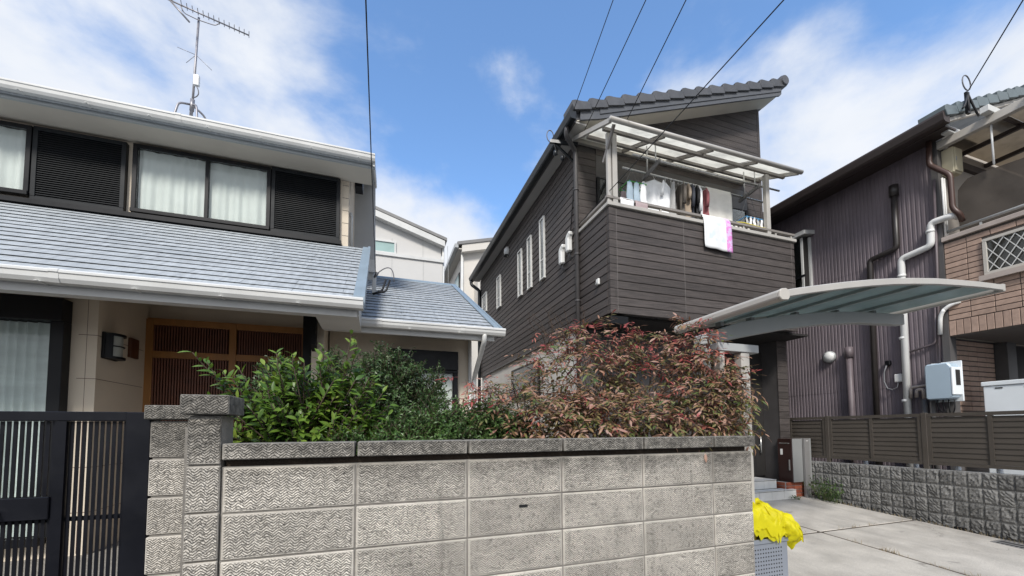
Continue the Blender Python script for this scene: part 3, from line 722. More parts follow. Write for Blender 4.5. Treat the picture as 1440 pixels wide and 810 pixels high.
gw = B('window', 'black_frame', DH, 2.995, 3.029, 7.2, 8.9, 2.30, 3.0)
B('pane', 'frost_glass', gw, 2.990, 2.9945, 7.25, 8.85, 2.35, 2.95)
# left wall planks
lw = bpy.data.objects.new('side_wall', None)
lwm = B('side_wall_batten', 'siding_trim', DH, 3.004, 3.0135, 5.515, 11.86, 3.26, 6.24)
RH = 0.116
segs = [(5.50, 6.61), (6.616, 8.40), (8.406, 10.2), (10.206, 11.88)]
for r_ in range(26):
    z0 = 3.256 + RH*r_; z1 = min(z0+RH-0.007, 6.262)
    for (a, b) in segs:
        m = MB().prism([(3.0035, z0), (3.0035, z1), (2.996, z1), (2.989, z0+0.004), (2.990, z0)], 'y', a, b)
        m.build('plank', 'siding', lwm)
for yj in (6.613, 8.403, 10.203): B('joint_strip', 'siding_trim', lwm, 2.9985, 3.003, yj-0.005, yj+0.005, 3.26, 6.25)
# gable planks
fwm = B('front_wall_batten', 'siding_trim', DH, 3.02, 6.98, 5.5045, 5.5135, 6.2, 6.24)
def xa(z): return (z-7.86)/0.372+6.99 + 0.01
for r_ in range(15):
    z0 = 6.10 + RH*r_; z1 = z0+RH-0.007
    if z0 > 7.83: break
    x0, x1 = max(3.34, xa(z0)), max(3.34, xa(min(z1, 7.85)))
    z1 = min(z1, 7.85)
    MB().prism([(x0, z0), (6.93, z0), (6.93, z1), (x1, z1)], 'y', 5.490, 5.504).build('plank', 'siding', fwm)
B('corner_trim', 'siding', DH, 6.935, 6.99, 5.488, 5.513, 3.26, 7.80)
for (a, b) in ((3.0, 3.33), (6.60, 6.93)):
    for r_ in range(13):
        z0 = 4.60+RH*r_
        if a > 4 and z0 > 6.05: break
        B('plank', 'siding', fwm, a, b, 5.490, 5.504, z0, z0+RH-0.007)
B('balcony_back_wall', 'siding_trim', DH, 3.335, 6.595, 5.490, 5.513, 5.72, 6.095)
bd = B('balcony_door', 'black_frame', DH, 3.335, 6.595, 5.495, 5.513, 3.36, 5.715)
for x in (3.36, 4.15, 4.95, 5.75, 6.56): B('door_stile', 'black_frame', bd, x-0.025, x+0.025, 5.465, 5.494, 3.36, 5.71)
for a, b in ((3.386, 4.124), (4.176, 4.924), (4.976, 5.724), (5.776, 6.534)): B('pane', 'window_glass', bd, a, b, 5.478, 5.483, 3.40, 5.69)
# slit windows of the left wall
for (y0, y1, z0, z1) in ((6.80, 7.02, 4.49, 5.70), (7.48, 7.70, 4.54, 5.65), (8.06, 8.30, 4.57, 5.62), (9.66, 9.98, 4.80, 5.64), (11.05, 11.55, 5.08, 5.66)):
    f = 0.03; w = MB()
    w.box(2.955, 3.0, y0, y1, z1-f, z1); w.box(2.950, 3.0, y0-0.005, y1+0.005, z0, z0+f); w.box(2.955, 3.0, y0, y0+f, z0+f, z1-f); w.box(2.955, 3.0, y1-f, y1, z0+f, z1-f)
    wo_ = w.build('window', 'white_trim', DH, bevel=0.002)
    B('pane', 'frost_glass', wo_, 2.972, 2.976, y0+f, y1-f, z0+f, z1-f)
    B('blind', 'white_plastic', wo_, 2.9845, 2.9875, y0+f, y1-f, z0+f, z1-f)
    zm = z0 + (z1-z0)*0.32
    B('transom', 'white_trim', wo_, 2.966, 2.985, y0+f, y1-f, zm-0.012, zm+0.012)
# roof
rs = MB().prism([(2.80, zu(2.80)), (7.13, zu(7.13)), (7.13, zu(7.13)+0.15), (2.80, zu(2.80)+0.15)], 'y', 5.16, 12.0).build('roof', 'dark_tile', DH)
MB().prism([(2.82, zu(2.82)-0.003), (7.10, zu(7.10)-0.003), (7.10, zu(7.10)-0.02), (2.82, zu(2.82)-0.02)], 'y', 5.165, 5.489).build('rake_soffit', 'rake_soffit', rs)
MB().prism([(2.86, zu(2.86)-0.03), (3.2, zu(3.2)-0.055), (7.10, zu(7.10)-0.055), (7.13, zu(7.13)-0.03), (7.13, zu(7.13)+0.125), (2.86, zu(2.86)+0.125)], 'y', 5.125, 5.158).build('rake_board', 'rake_board', rs)
MB().prism([(3.2, zu(3.2)+0.015), (7.12, zu(7.12)+0.015), (7.12, zu(7.12)+0.125), (3.2, zu(3.2)+0.125)], 'y', 5.113, 5.1245).build('rake_moulding', 'rake_board', rs)
B('eave_soffit', 'dark_soffit', rs, 2.80, 2.988, 5.17, 11.95, 6.262, 6.285)
B('eave_fascia', 'siding_trim', rs, 2.775, 2.80, 5.16, 12.0, 6.255, 6.44)
MB().prism([(2.775, 6.38), (2.66, 6.38), (2.655, 6.36), (2.68, 6.28), (2.70, 6.265), (2.775, 6.265)], 'y', 5.10, 12.03).build('eave_gutter', 'dark_gutter', rs)
sd_ = Vector((1, 0.372)).normalized(); nn = Vector((-sd_.y, sd_.x))
n_t = 15; L_ = (Vector((7.17, zu(7.17)+0.15)) - Vector((2.74, zu(2.74)+0.15))).length
def tile_mesh(Lt, d, name, mat):
    pr = [(-0.006, -0.035), (Lt-0.012, -0.060), (Lt-0.012, 0.058), (Lt*0.6, 0.075), (0.06, 0.112), (0.0, 0.108), (-0.016, 0.05)]
    return MB().prism(pr, 'y', 0, d).mesh(name, mat, bevel=0.004)
tm = tile_mesh(L_/n_t, 0.30, 'roof_tile', 'dark_tile')
for i in range(n_t):
    p = Vector((2.74, zu(2.74)+0.15)) + sd_*(L_*i/n_t)
    link('roof_tile', tm, rs, Matrix.Translation((p.x, 5.085 + rnd.uniform(-.004, .004), p.y)) @ Matrix.Rotation(-math.atan(0.372) + rnd.uniform(-.006, .006), 4, 'Y'))
rows = MB()
for k in range(1, 22):
    y0 = 5.085 + 0.305*k
    for i in range(n_t):
        p = Vector((2.74, zu(2.74)+0.15)) + sd_*(L_*i/n_t); q = p + sd_*(L_/n_t)
        rows.add([(p.x, y0, p.y+0.10), (q.x, y0, q.y+0.06), (q.x, y0+0.29, q.y+0.06), (p.x, y0+0.29, p.y+0.10), (p.x, y0, p.y), (q.x, y0, q.y), (q.x, y0+0.29, q.y), (p.x, y0+0.29, p.y)],
                 [(0, 1, 2, 3), (0, 4, 5, 1), (1, 5, 6, 2), (2, 6, 7, 3), (3, 7, 4, 0)])
tag(rows.build('roof_tiles_behind', 'dark_tile', rs), kind='stuff')
MB().tube([(7.17, 5.06, zu(7.17)+0.20), (7.17, 5.10, zu(7.17)+0.20), (7.17, 12.0, zu(7.17)+0.20)], [0.085, 0.105, 0.105], 14).build('ridge_tile', 'dark_tile', rs, smooth=False)
# balcony
bal = B('balcony', 'siding_trim', DH, 3.016, 6.555, 4.645, 4.74, 3.21, 4.70)
MB().box(3.016, 3.11, 4.745, 5.515, 3.21, 4.70).box(6.46, 6.555, 4.745, 5.515, 3.21, 4.70).box(3.11, 6.46, 4.745, 5.515, 3.21, 3.36).build('balcony_sides', 'siding_trim', bal)
panels = [(3.005, 3.07), (3.075, 3.118), (3.125, 4.277), (4.285, 6.50), (6.508, 6.567)]
for r_ in range(13):
    z0 = 3.196 + 0.1158*r_; z1 = z0+0.109
    for (a, b) in panels[2:]:
        MB().prism([(4.6445, z0), (4.6445, z1), (4.633, z1), (4.627, z0+0.005), (4.630, z0)], 'x', a, b).build('plank', 'siding', bal)
    MB().box(3.07, 3.118, 4.629, 4.6445, z0, z1).build('plank', 'siding', bal)
    MB().box(3.0, 3.0695, 4.625, 4.695, z0, z1).build('corner_block', 'siding', bal)
    MB().prism([(3.0155, z0), (3.0155, z1), (2.999, z1), (2.992, z0+0.005), (2.994, z0)], 'y', 4.6955, 5.497).build('plank', 'siding', bal)
for x in (3.1215, 4.281, 6.504): B('joint_strip', 'joint_strip', bal, x-0.004, x+0.004, 4.6305, 4.6435, 3.21, 4.69)
capm = MB(); capm.box(2.97, 6.60, 4.60, 4.76, 4.702, 4.755); capm.box(2.97, 3.13, 4.7605, 5.488, 4.702, 4.755); capm.box(6.44, 6.60, 4.7605, 5.488, 4.702, 4.755)
capm.build('parapet_cap', 'canopy_metal', bal, bevel=0.005)
rl = MB(); rl.bar((2.98, 4.665, 4.845), (6.62, 4.665, 4.845), 0.05, 0.032); rl.bar((3.02, 4.69, 4.845), (3.02, 5.486, 4.845), 0.045, 0.032)
rail = rl.build('handrail', 'canopy_bar', bal)
for x in (3.02, 3.9, 4.7, 5.5, 6.2, 6.55): B('rail_post', 'canopy_metal', rail, x-0.014, x+0.014, 4.652, 4.678, 4.7555, 4.828)
# balcony roof
ca = MB(); fz, bz, fy, by = 5.76, 6.26, 4.40, 5.487
def cz(y): return fz + (bz-fz)*(y-fy)/(by-fy)
cpr = MB().tube([(2.90, fy, fz), (6.50, fy, fz)], 0.034, 10).build('canopy_front_bar', 'canopy_metal', DH, smooth=True)
for x in (2.93, 6.47): MB().bar((x, fy+0.03, fz+0.005), (x, by, bz), 0.04, 0.06).build('canopy_side_bar', 'canopy_metal', cpr)
for x in (3.82, 4.70, 5.58): MB().bar((x, fy+0.04, fz), (x, by, bz-0.005), 0.035, 0.045).build('canopy_rafter', 'canopy_bar', cpr)
for y in (4.66, 5.10): MB().bar((2.952, y, cz(y)-0.055), (6.448, y, cz(y)-0.055), 0.04, 0.045).build('canopy_purlin', 'canopy_bar', cpr)
MB().bar((2.90, by-0.02, bz-0.02), (6.50, by-0.02, bz-0.02), 0.05, 0.08).build('canopy_wall_plate', 'canopy_metal', cpr)
for a, b in ((2.953, 3.80), (3.84, 4.68), (4.72, 5.56), (5.60, 6.447)):
    MB().prism([(fy+0.02, cz(fy+0.02)+0.022), (by-0.05, cz(by-0.05)+0.022), (by-0.05, cz(by-0.05)+0.028), (fy+0.02, cz(fy+0.02)+0.028)], 'x', a, b).build('canopy_panel', 'balcony_sheet', cpr)
for x in (3.13, 6.05):
    B('canopy_post', 'canopy_metal', cpr, x-0.038, x+0.038, 4.645, 4.715, 4.756, cz(4.66)-0.086, bevel=0.004)
    MB().bar((x-0.10, 4.50, cz(4.50)-0.02), (x-0.10, 4.78, cz(4.50)-0.38), 0.03, 0.05).build('canopy_brace', 'canopy_bar', cpr) if x < 4 else None
B('canopy_post', 'canopy_metal', cpr, 3.02, 3.075, 4.66, 4.71, 4.756, cz(4.66)-0.086, bevel=0.004)
# downpipe at the balcony corner
T('downpipe', 'siding_trim', DH, bend([(2.72, 5.30, 6.27), (2.72, 5.34, 6.17), (2.955, 5.475, 6.05), (2.955, 5.475, 0.42)], 0.05), 0.036, 10)
for z in (3.6, 4.35, 5.4): T('pipe_clip', 'siding_trim', DH, [(2.955, 5.475, z), (2.955, 5.475, z+0.03)], 0.042, 10)
T('rear_downpipe', 'dark_gutter', DH, bend([(2.72, 11.95, 6.27), (2.72, 11.95, 6.15), (2.95, 11.84, 5.95), (2.95, 11.84, 0.42)], 0.06), 0.05, 8)
# entrance under the balcony
B('porch_wall', 'siding_trim', DH, 6.76, 6.99, 5.16, 5.519, 0.40, 3.24)
for r_ in range(22): B('plank', 'siding', DH, 6.752, 6.995, 5.148, 5.159, 0.62+RH*r_, 0.62+RH*r_+RH-0.007)
B('porch_base', 'foundation_white', DH, 6.755, 6.993, 5.10, 5.159, 0.41, 0.61)
ed = B('entrance_door', 'interior_dark', DH, 5.92, 6.755, 5.46, 5.515, 0.735, 3.0, bevel=0.004)
for x in (6.05, 6.28, 6.52): B('door_groove', 'hole_black', ed, x-0.006, x+0.006, 5.4575, 5.4595, 0.80, 2.9)
T('door_handle', 'steel', ed, [(6.62, 5.425, 1.15), (6.62, 5.425, 1.45)], 0.012, 8)
B('handle_mount', 'steel', ed, 6.61, 6.63, 5.425, 5.459, 1.28, 1.31)
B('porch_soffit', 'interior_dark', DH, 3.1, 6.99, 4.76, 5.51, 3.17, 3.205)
MB().box(3.02, 3.30, 4.66, 4.95, 3.06, 3.168).build('balcony_bracket', 'black_frame', DH)

# entrance steps
st = thing('entrance_steps', 'white tiled double entrance step at the dark front door', 'steps', (5.9, 5.1, 0.42))
B('core', 'mortar', st, 4.2, 6.495, 5.065, 5.455, 0.36, 0.712); B('core', 'mortar', st, 4.2, 6.715, 4.895, 5.066, 0.36, 0.558)
for k in range(8):
    x0 = 4.2+0.2865*k
    B('tile', 'tile_white', st, x0+0.003, x0+0.2835, 5.056, 5.066, 0.575, 0.703, bevel=0.002); B('tile', 'tile_white', st, x0+0.003, x0+0.2835, 5.052, 5.45, 0.7125, 0.722, bevel=0.002)
for k in range(9):
    x0 = 4.2+0.28*k
    B('tile', 'tile_white', st, x0+0.003, x0+0.277, 4.886, 4.896, 0.405, 0.549, bevel=0.002); B('tile', 'tile_white', st, x0+0.003, x0+0.277, 4.882, 5.054, 0.5585, 0.568, bevel=0.002)

# mailbox unit
mu = thing('mailbox_unit', 'grey and dark brown mailbox and intercom unit on small brick base by entrance steps', 'mailbox', (6.9, 5.0, 0.42))
bb = B('brick_base', 'pale_mortar', mu, 6.585, 7.145, 4.965, 5.17, 0.38, 0.672)
bm1 = MB().box(-0.088, 0.088, -0.006, 0.006, -0.028, 0.028).mesh('brick', 'brick_red', bevel=0.003)
bm2 = MB().box(-0.006, 0.006, -0.092, 0.092, -0.028, 0.028).mesh('brick', 'brick_red', bevel=0.003)
for r_ in range(4):
    for k in range(3): link('brick', bm1, bb, Matrix.Translation((6.678+0.186*k, 4.960, 0.45+0.066*r_)))
    link('brick', bm2, bb, Matrix.Translation((6.580, 5.068, 0.45+0.066*r_)))
B('mail_cabinet', 'unit_dark', mu, 6.69, 6.93, 4.915, 5.165, 0.675, 1.418, bevel=0.004)
B('front_panel', 'unit_panel', mu, 6.70, 6.925, 4.90, 4.914, 0.68, 1.415, bevel=0.003)
B('side_panel', 'unit_panel', mu, 7.045, 7.14, 4.90, 5.165, 0.675, 1.418, bevel=0.003)
B('back_panel', 'unit_post', mu, 6.931, 7.044, 4.99, 5.165, 0.675, 1.416)
B('post', 'unit_post', mu, 6.93, 7.044, 4.86, 4.905, 0.40, 1.42, bevel=0.004)
B('light_strip', 'white_plastic', mu, 6.965, 7.01, 4.857, 4.8595, 1.375, 1.385)
B('mail_slot', 'steel', mu, 6.684, 6.6895, 4.95, 5.13, 1.335, 1.345); B('handle', 'steel', mu, 6.676, 6.6895, 4.95, 4.965, 0.88, 1.06)
B('paper_label', 'white_plastic', mu, 6.686, 6.6895, 5.075, 5.115, 1.14, 1.24)

# fittings on the left wall of the dark house
cc_ = thing('cable_cover', 'pair of white curved cable covers with hanging wires on dark plank wall', 'cable cover', (2.97, 5.8, 4.5))
for (y, z) in ((5.98, 4.46), (5.72, 4.56)):
    MB().prism([(y+0.07, z-0.05), (y+0.07, z+0.20), (y+0.02, z+0.25), (y-0.07, z+0.28), (y-0.09, z+0.23), (y-0.04, z+0.17), (y-0.04, z-0.05)], 'x', 2.90, 2.988).build('cover', 'white_plastic', cc_, bevel=0.02)
    for k in range(3): T('wire', 'cable_black', cc_, arc((2.94, y+0.02+0.02*k-0.02, z-0.05), (2.93, y-0.02, z-0.20-0.03*k), (2.985, y-0.12+0.06*k, z-0.16)), 0.008, 5)
vn = thing('wall_vent', 'small white round vent hood high on the dark plank wall', 'vent', (2.97, 9.1, 6.0))
MB().dome((2.985, 9.1, 6.0), 0.09, 0.11, 0.12, 12, 6).build('hood', 'white_plastic', vn, smooth=True)
B('grille', 'black_frame', vn, 2.90, 2.985, 9.03, 9.17, 5.885, 5.90)
sv = thing('wall_socket', 'small white outdoor socket cover on the side of the balcony', 'socket', (2.985, 4.9, 3.7))
B('cover', 'white_plastic', sv, 2.955, 2.990, 4.865, 4.935, 3.67, 3.76, bevel=0.008)
B('flap', 'unit_grey', sv, 2.945, 2.955, 4.875, 4.925, 3.68, 3.70)
sb = thing('service_bracket', 'dark steel cable bracket with insulators under the dark house eave', 'bracket', (2.75, 5.4, 6.1))
MB().bar((2.985, 5.45, 6.16), (2.58, 5.62, 6.24), 0.04, 0.05).build('arm', 'dark_gutter', sb)
MB().bar((2.985, 5.60, 5.98), (2.66, 5.60, 6.20), 0.03).build('strut', 'dark_gutter', sb)
for k in range(2): MB().dome((2.66+0.12*k, 5.60, 6.05-0.06*k), 0.035, 0.035, 0.05, 8, 5).build('insulator', 'dark_gutter', sb, smooth=True)
T('wire', 'cable_black', sb, arc((2.62, 5.60, 6.24), (2.72, 5.6, 5.95), (2.70, 5.6, 6.05)), 0.008, 5)
T('loop', 'cable_grey', sb, [(2.60+0.06*math.cos(a), 5.66, 6.36+0.10*math.sin(a)) for a in [i*0.45 for i in range(14)]], 0.008, 5)
T('riser', 'cable_black', sb, [(2.985, 5.52, 6.12), (2.982, 5.62, 5.5), (2.982, 5.75, 4.8)], 0.008, 5)

# ================================================================== CARPORT
cp = thing('carport', 'pale metal cantilever carport with curved blue grey plastic roof beside the driveway', 'carport', (2.77, 2.83, gz(2.83)))
CUR = [(2.80, 2.575), (3.0, 2.62), (3.22, 2.665), (3.5, 2.72), (3.81, 2.775), (4.1, 2.82), (4.38, 2.855), (4.7, 2.89), (5.02, 2.915), (5.4, 2.94), (5.79, 2.955)]
def off_(c, d): return [(x, z+d) for x, z in c]
Y0, Y1 = 2.10, 3.12
MB().prism(off_(CUR, 0.036) + list(reversed(off_(CUR, -0.022))), 'y', Y0-0.03, Y0).build('front_frame', 'canopy_metal', cp, bevel=0.006)
MB().prism(off_(CUR, 0.045) + list(reversed(off_(CUR, -0.025))), 'y', Y1, Y1+0.03).build('rear_frame', 'canopy_metal', cp)
EP = [(2.755, 2.555), (2.775, 2.535), (2.835, 2.54), (2.85, 2.56), (2.85, 2.607), (2.82, 2.622), (2.775, 2.615), (2.757, 2.598)]
MB().prism(EP, 'y', Y0-0.025, Y1+0.03).build('eave_tube', 'canopy_metal', cp, bevel=0.006)
MB().prism([(2.80+(x-2.80)*1.06, 2.58+(z-2.58)*1.06) for x, z in EP], 'y', Y0-0.045, Y0-0.0255).build('tube_cap', 'pale_beam', cp, bevel=0.004)
MB().box(5.785, 5.825, Y0-0.03, Y1+0.03, 2.925, 3.0).build('outer_bar', 'canopy_metal', cp, bevel=0.005)
def carc(x):
    for (a, b) in zip(CUR[:-1], CUR[1:]):
        if a[0] <= x <= b[0]: return a[1] + (b[1]-a[1])*(x-a[0])/(b[0]-a[0])
    return CUR[-1][1]
bars = [3.38, 3.98, 4.58, 5.18]
for x in bars: MB().box(x-0.012, x+0.012, Y0, Y1, carc(x)-0.020, carc(x)+0.008).build('purlin', 'carport_rib', cp)
ed_ = [2.84] + bars + [5.785]
for a, b in zip(ed_[:-1], ed_[1:]):
    pts = [(a+0.012+(b-a-0.024)*k/6, carc(a+0.012+(b-a-0.024)*k/6)+0.008) for k in range(7)]
    MB().strip(off_(pts, 0.004), 'y', Y0+0.001, Y1-0.001, 0.004).build('roof_panel', 'carport_sheet', cp)
am = [(2.735, 2.44), (3.2, 2.595), (3.8, 2.715), (4.32, 2.79), (4.87, 2.845), (5.66, 2.885)]
ab = [(5.66, 2.765), (4.87, 2.725), (4.3, 2.66), (3.8, 2.575), (3.3, 2.47), (2.85, 2.37), (2.735, 2.345)]
MB().prism(am + ab, 'y', 2.785, 2.875).build('arm', 'unit_grey', cp, bevel=0.006)
B('post', 'unit_grey', cp, 2.725, 2.825, 2.775, 2.885, gz(2.83)-0.02, 2.345, bevel=0.006)
for x in (3.0, 3.38, 3.98, 4.58, 5.18): B('arm_bracket', 'unit_post', cp, x-0.02, x+0.02, 2.80, 2.86, carc(x)-0.075, carc(x)-0.036)

fr = thing('screen_frame', 'pale metal post and beam frame standing behind the block wall end', 'frame', (2.9, 2.5, gz(2.5)))
B('post', 'canopy_metal', fr, 2.825, 2.915, 2.46, 2.53, gz(2.5)-0.02, 2.225, bevel=0.004)
B('post', 'canopy_metal', fr, 2.60, 2.65, 2.46, 2.53, gz(2.5)-0.02, 2.225, bevel=0.004)
B('beam', 'unit_grey', fr, 2.58, 3.01, 2.45, 2.54, 2.226, 2.292, bevel=0.004)

# ================================================================== RIGHT HOUSE
RHs = thing('purple_house', 'two storey house with dusty purple corrugated metal side and tan brick balcony', 'house', (9.5, 5.0, 0.5))
def corr(z0, z1, x, name='cladding_sheet'):
    pr = []; y = 3.50
    while y < 9.0:
        pr += [(y, x), (y+0.030, x), (y+0.036, x+0.008), (y+0.050, x+0.008)]; y += 0.0575
    back = [(pr[-1][0], x+0.03), (pr[0][0], x+0.03)]
    vs = [(p[1], p[0], z0) for p in pr] + [(p[1], p[0], z1) for p in pr]; n = len(pr)
    return MB().add(vs, [(i, i+1, n+i+1, n+i) for i in range(n-1)]).build(name, 'purple_sheet', RHs, fix=False)
corr(0.50, 2.26, 7.998); corr(2.25, 4.36, 7.994); corr(4.35, 6.10, 7.990)
B('core', 'purple_sheet', RHs, 8.03, 12.5, 3.53, 9.0, 0.50, 6.15)
B('corner_trim', 'grey_post', RHs, 7.975, 8.14, 3.42, 3.499, 0.50, 6.05)
B('front_wall', 'beige_wall', RHs, 8.142, 12.5, 3.44, 3.529, 2.95, 6.25)
# roof with gable edge towards the street
def zr(x): return 6.00 + 0.42*(x-7.5)
rr = MB().prism([(7.5, zr(7.5)-0.06), (12.5, zr(12.5)-0.06), (12.5, zr(12.5)+0.02), (7.5, zr(7.5)+0.02)], 'y', 3.15, 9.2).build('roof', 'blue_tile', RHs)
MB().prism([(7.58, zr(7.58)-0.12), (12.5, zr(12.5)-0.12), (12.5, zr(12.5)-0.065), (7.58, zr(7.58)-0.065)], 'y', 3.13, 3.20).build('rake_board', 'pale_beam', rr)
sd2 = Vector((1, 0.42)).normalized()
tm2 = tile_mesh(0.298, 0.30, 'roof_tile', 'blue_tile')
for i in range(16):
    p = Vector((7.50, zr(7.50)+0.0)) + sd2*(0.298*i)
    link('roof_tile', tm2, rr, Matrix.Translation((p.x, 3.075+rnd.uniform(-.006, .006), p.y)) @ Matrix.Rotation(-math.atan(0.42)+rnd.uniform(-.012, .012), 4, 'Y'))
MB().prism([(7.60, 6.03), (7.44, 6.03), (7.435, 6.0), (7.46, 5.91), (7.49, 5.885), (7.60, 5.885)], 'y', 3.10, 9.2).build('gutter', 'brown_eave', rr)
B('eave_soffit', 'brown_eave', rr, 7.621, 7.99, 3.2, 9.1, 5.94, 5.965)
B('eave_fascia', 'brown_eave', rr, 7.60, 7.6205, 3.15, 9.1, 5.87, 6.0)
# brick balcony
bk = B('brick_balcony', 'brick_mortar', RHs, 8.0, 12.0, 1.7, 3.419, 2.93, 4.355)
bw = MB().box(-0.007, 0.007, -0.1145, 0.1145, -0.0335, 0.0335).mesh('brick', 'brick_tan', bevel=0.003)
bs_ = MB().box(-0.007, 0.007, -0.0345, 0.0345, -0.108, 0.108).mesh('brick', 'brick_tan', bevel=0.003)
WIN = (2.1, 3.02, 3.70, 4.21)
for r_ in range(15):
    z = 3.205 + 0.0775*r_
    for k in range(8):
        y = 3.42 - 0.1195 - 0.237*k
        if y-0.1 < WIN[1] and z+0.03 > WIN[2] and z-0.03 < WIN[3] and y+0.1 > WIN[0]:
            if y+0.1145 > WIN[1]+0.03:
                a_, b_ = WIN[1]+0.012, y+0.1145
                link('brick', bw, bk, Matrix.Translation((7.996, (a_+b_)/2, z)) @ Matrix.Scale((b_-a_)/0.229, 4, (0, 1, 0)))
            continue
        link('brick', bw, bk, Matrix.Translation((7.996+rnd.uniform(-.0015, .0015), y, z)))
for k in range(23): link('brick', bs_, bk, Matrix.Translation((7.995, 3.42-0.038-0.0765*k, 3.05)))
B('parapet_cap', 'pale_cap', bk, 7.955, 8.25, 1.7, 3.43, 4.357, 4.425, bevel=0.006)
wn_ = MB(); f = 0.04
wn_.box(7.962, 8.0, WIN[0], WIN[1], WIN[2], WIN[2]+f); wn_.box(7.962, 8.0, WIN[0], WIN[1], WIN[3]-f, WIN[3]); wn_.box(7.962, 8.0, WIN[1]-f, WIN[1], WIN[2]+f, WIN[3]-f); wn_.box(7.962, 8.0, WIN[0], WIN[0]+f, WIN[2]+f, WIN[3]-f)
wf_ = wn_.build('window', 'pale_beam', bk, bevel=0.003)
B('pane', 'window_glass', wf_, 7.990, 7.994, WIN[0]+f, WIN[1]-f, WIN[2]+f, WIN[3]-f)
B('sill', 'pale_cap', wf_, 7.93, 8.0, WIN[0]-0.04, WIN[1]+0.04, WIN[2]-0.075, WIN[2]-0.002)
B('stile', 'grey_post', wf_, 7.983, 7.989, 2.55, 2.60, WIN[2]+f, WIN[3]-f)
h_ = WIN[3]-WIN[2]-2*f
for k in range(-4, 10):
    for s_ in (1, -1):
        y0 = WIN[0]+f + 0.105*k; a = (y0, WIN[2]+f); b = (y0+s_*h_*0.62, WIN[3]-f)
        def clip(p, q):
            lo, hi = WIN[0]+f, WIN[1]-f; p, q = Vector(p), Vector(q); d = q-p; t0, t1 = 0.0, 1.0
            for e, sg in ((lo, 1), (hi, -1)):
                fp, fq = sg*(p.x-e), sg*(q.x-e)
                if fp < 0 and fq < 0: return None
                if fp < 0: t0 = max(t0, fp/(fp-fq))
                if fq < 0: t1 = min(t1, fp/(fp-fq))
            return (p+d*t0, p+d*t1) if t1-t0 > 0.05 else None
        c = clip(a, b)
        if c: MB().bar((7.975 + 0.004*s_, c[0].x, c[0].y), (7.975 + 0.004*s_, c[1].x, c[1].y), 0.006, 0.009).build('lattice_bar', 'white_trim', wf_)
rl2 = MB().tube([(8.06, 1.7, 4.52), (8.06, 3.40, 4.52)], 0.022, 8).build('handrail', 'unit_grey', bk, smooth=True)
for y in (2.0, 2.52, 3.05): B('rail_post', 'unit_grey', rl2, 8.05, 8.07, y-0.012, y+0.012, 4.426, 4.50)
# porch under the balcony
pw = B('porch_wall', 'brick_mortar', RHs, 8.145, 9.36, 3.503, 3.529, 0.50, 2.93)
bq = MB().box(-0.1145, 0.1145, -0.007, 0.007, -0.0305, 0.0305).mesh('brick', 'brick_tan', bevel=0.003)
for r_ in range(20):
    for k in range(5): link('brick', bq, pw, Matrix.Translation((8.265+0.237*k, 3.500, 2.885-0.0775*r_)))
B('porch_post', 'grey_post', RHs, 9.362, 9.62, 3.36, 3.5, 0.50, 2.929)
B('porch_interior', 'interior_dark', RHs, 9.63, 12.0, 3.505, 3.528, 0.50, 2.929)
# veranda roof over the balcony
B('veranda_beam', 'pale_beam', RHs, 7.975, 8.06, 1.7, 3.42, 5.80, 5.91, bevel=0.004)
for y in (1.95, 2.42, 2.86, 3.26): B('rafter_head', 'white_trim', RHs, 7.84, 8.6, y-0.045, y+0.045, 5.912, 6.0, bevel=0.004)
for x in (8.55, 9.3): B('veranda_purlin', 'brown_eave', RHs, x-0.025, x+0.025, 1.7, 3.43, 5.80, 5.855)
for y in (2.3, 2.8): B('veranda_bar', 'brown_eave', RHs, 8.061, 10.5, y-0.02, y+0.02, 5.857, 5.90)
B('veranda_plate', 'brown_eave', RHs, 8.142, 10.5, 3.39, 3.439, 5.62, 5.72)
for a, b in ((1.72, 2.28), (2.32, 2.78), (2.82, 3.42)): B('veranda_panel', 'veranda_sheet', RHs, 8.062, 10.5, a, b, 5.902, 5.906)
T('hanging_rod', 'white_plastic', RHs, [(8.04, 2.88, 5.80), (8.04, 2.88, 5.22)], 0.012, 6)
# bay window with hood far along the side
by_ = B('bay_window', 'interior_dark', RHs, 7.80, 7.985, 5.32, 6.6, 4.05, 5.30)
B('pane', 'window_glass', by_, 7.792, 7.798, 5.36, 6.55, 4.1, 5.27)
MB().prism([(7.70, 5.32), (7.99, 5.36), (7.99, 5.44), (7.70, 5.40)], 'y', 5.22, 6.75).build('hood', 'white_trim', by_, bevel=0.004)
for y in (5.34, 5.62): B('mullion', 'white_trim', by_, 7.775, 7.80, y-0.018, y+0.018, 4.05, 5.30)
B('corner_post', 'white_trim', by_, 7.93, 7.985, 5.29, 5.32, 4.0, 5.32)
B('guard_rail', 'black_frame', by_, 7.70, 7.73, 5.25, 6.6, 4.50, 4.54)
for k in range(8): B('guard_bar', 'unit_grey', by_, 7.705, 7.722, 5.28+0.17*k, 5.295+0.17*k, 4.05, 4.50)
B('guard_base', 'black_frame', by_, 7.70, 7.799, 5.25, 6.6, 4.02, 4.05)
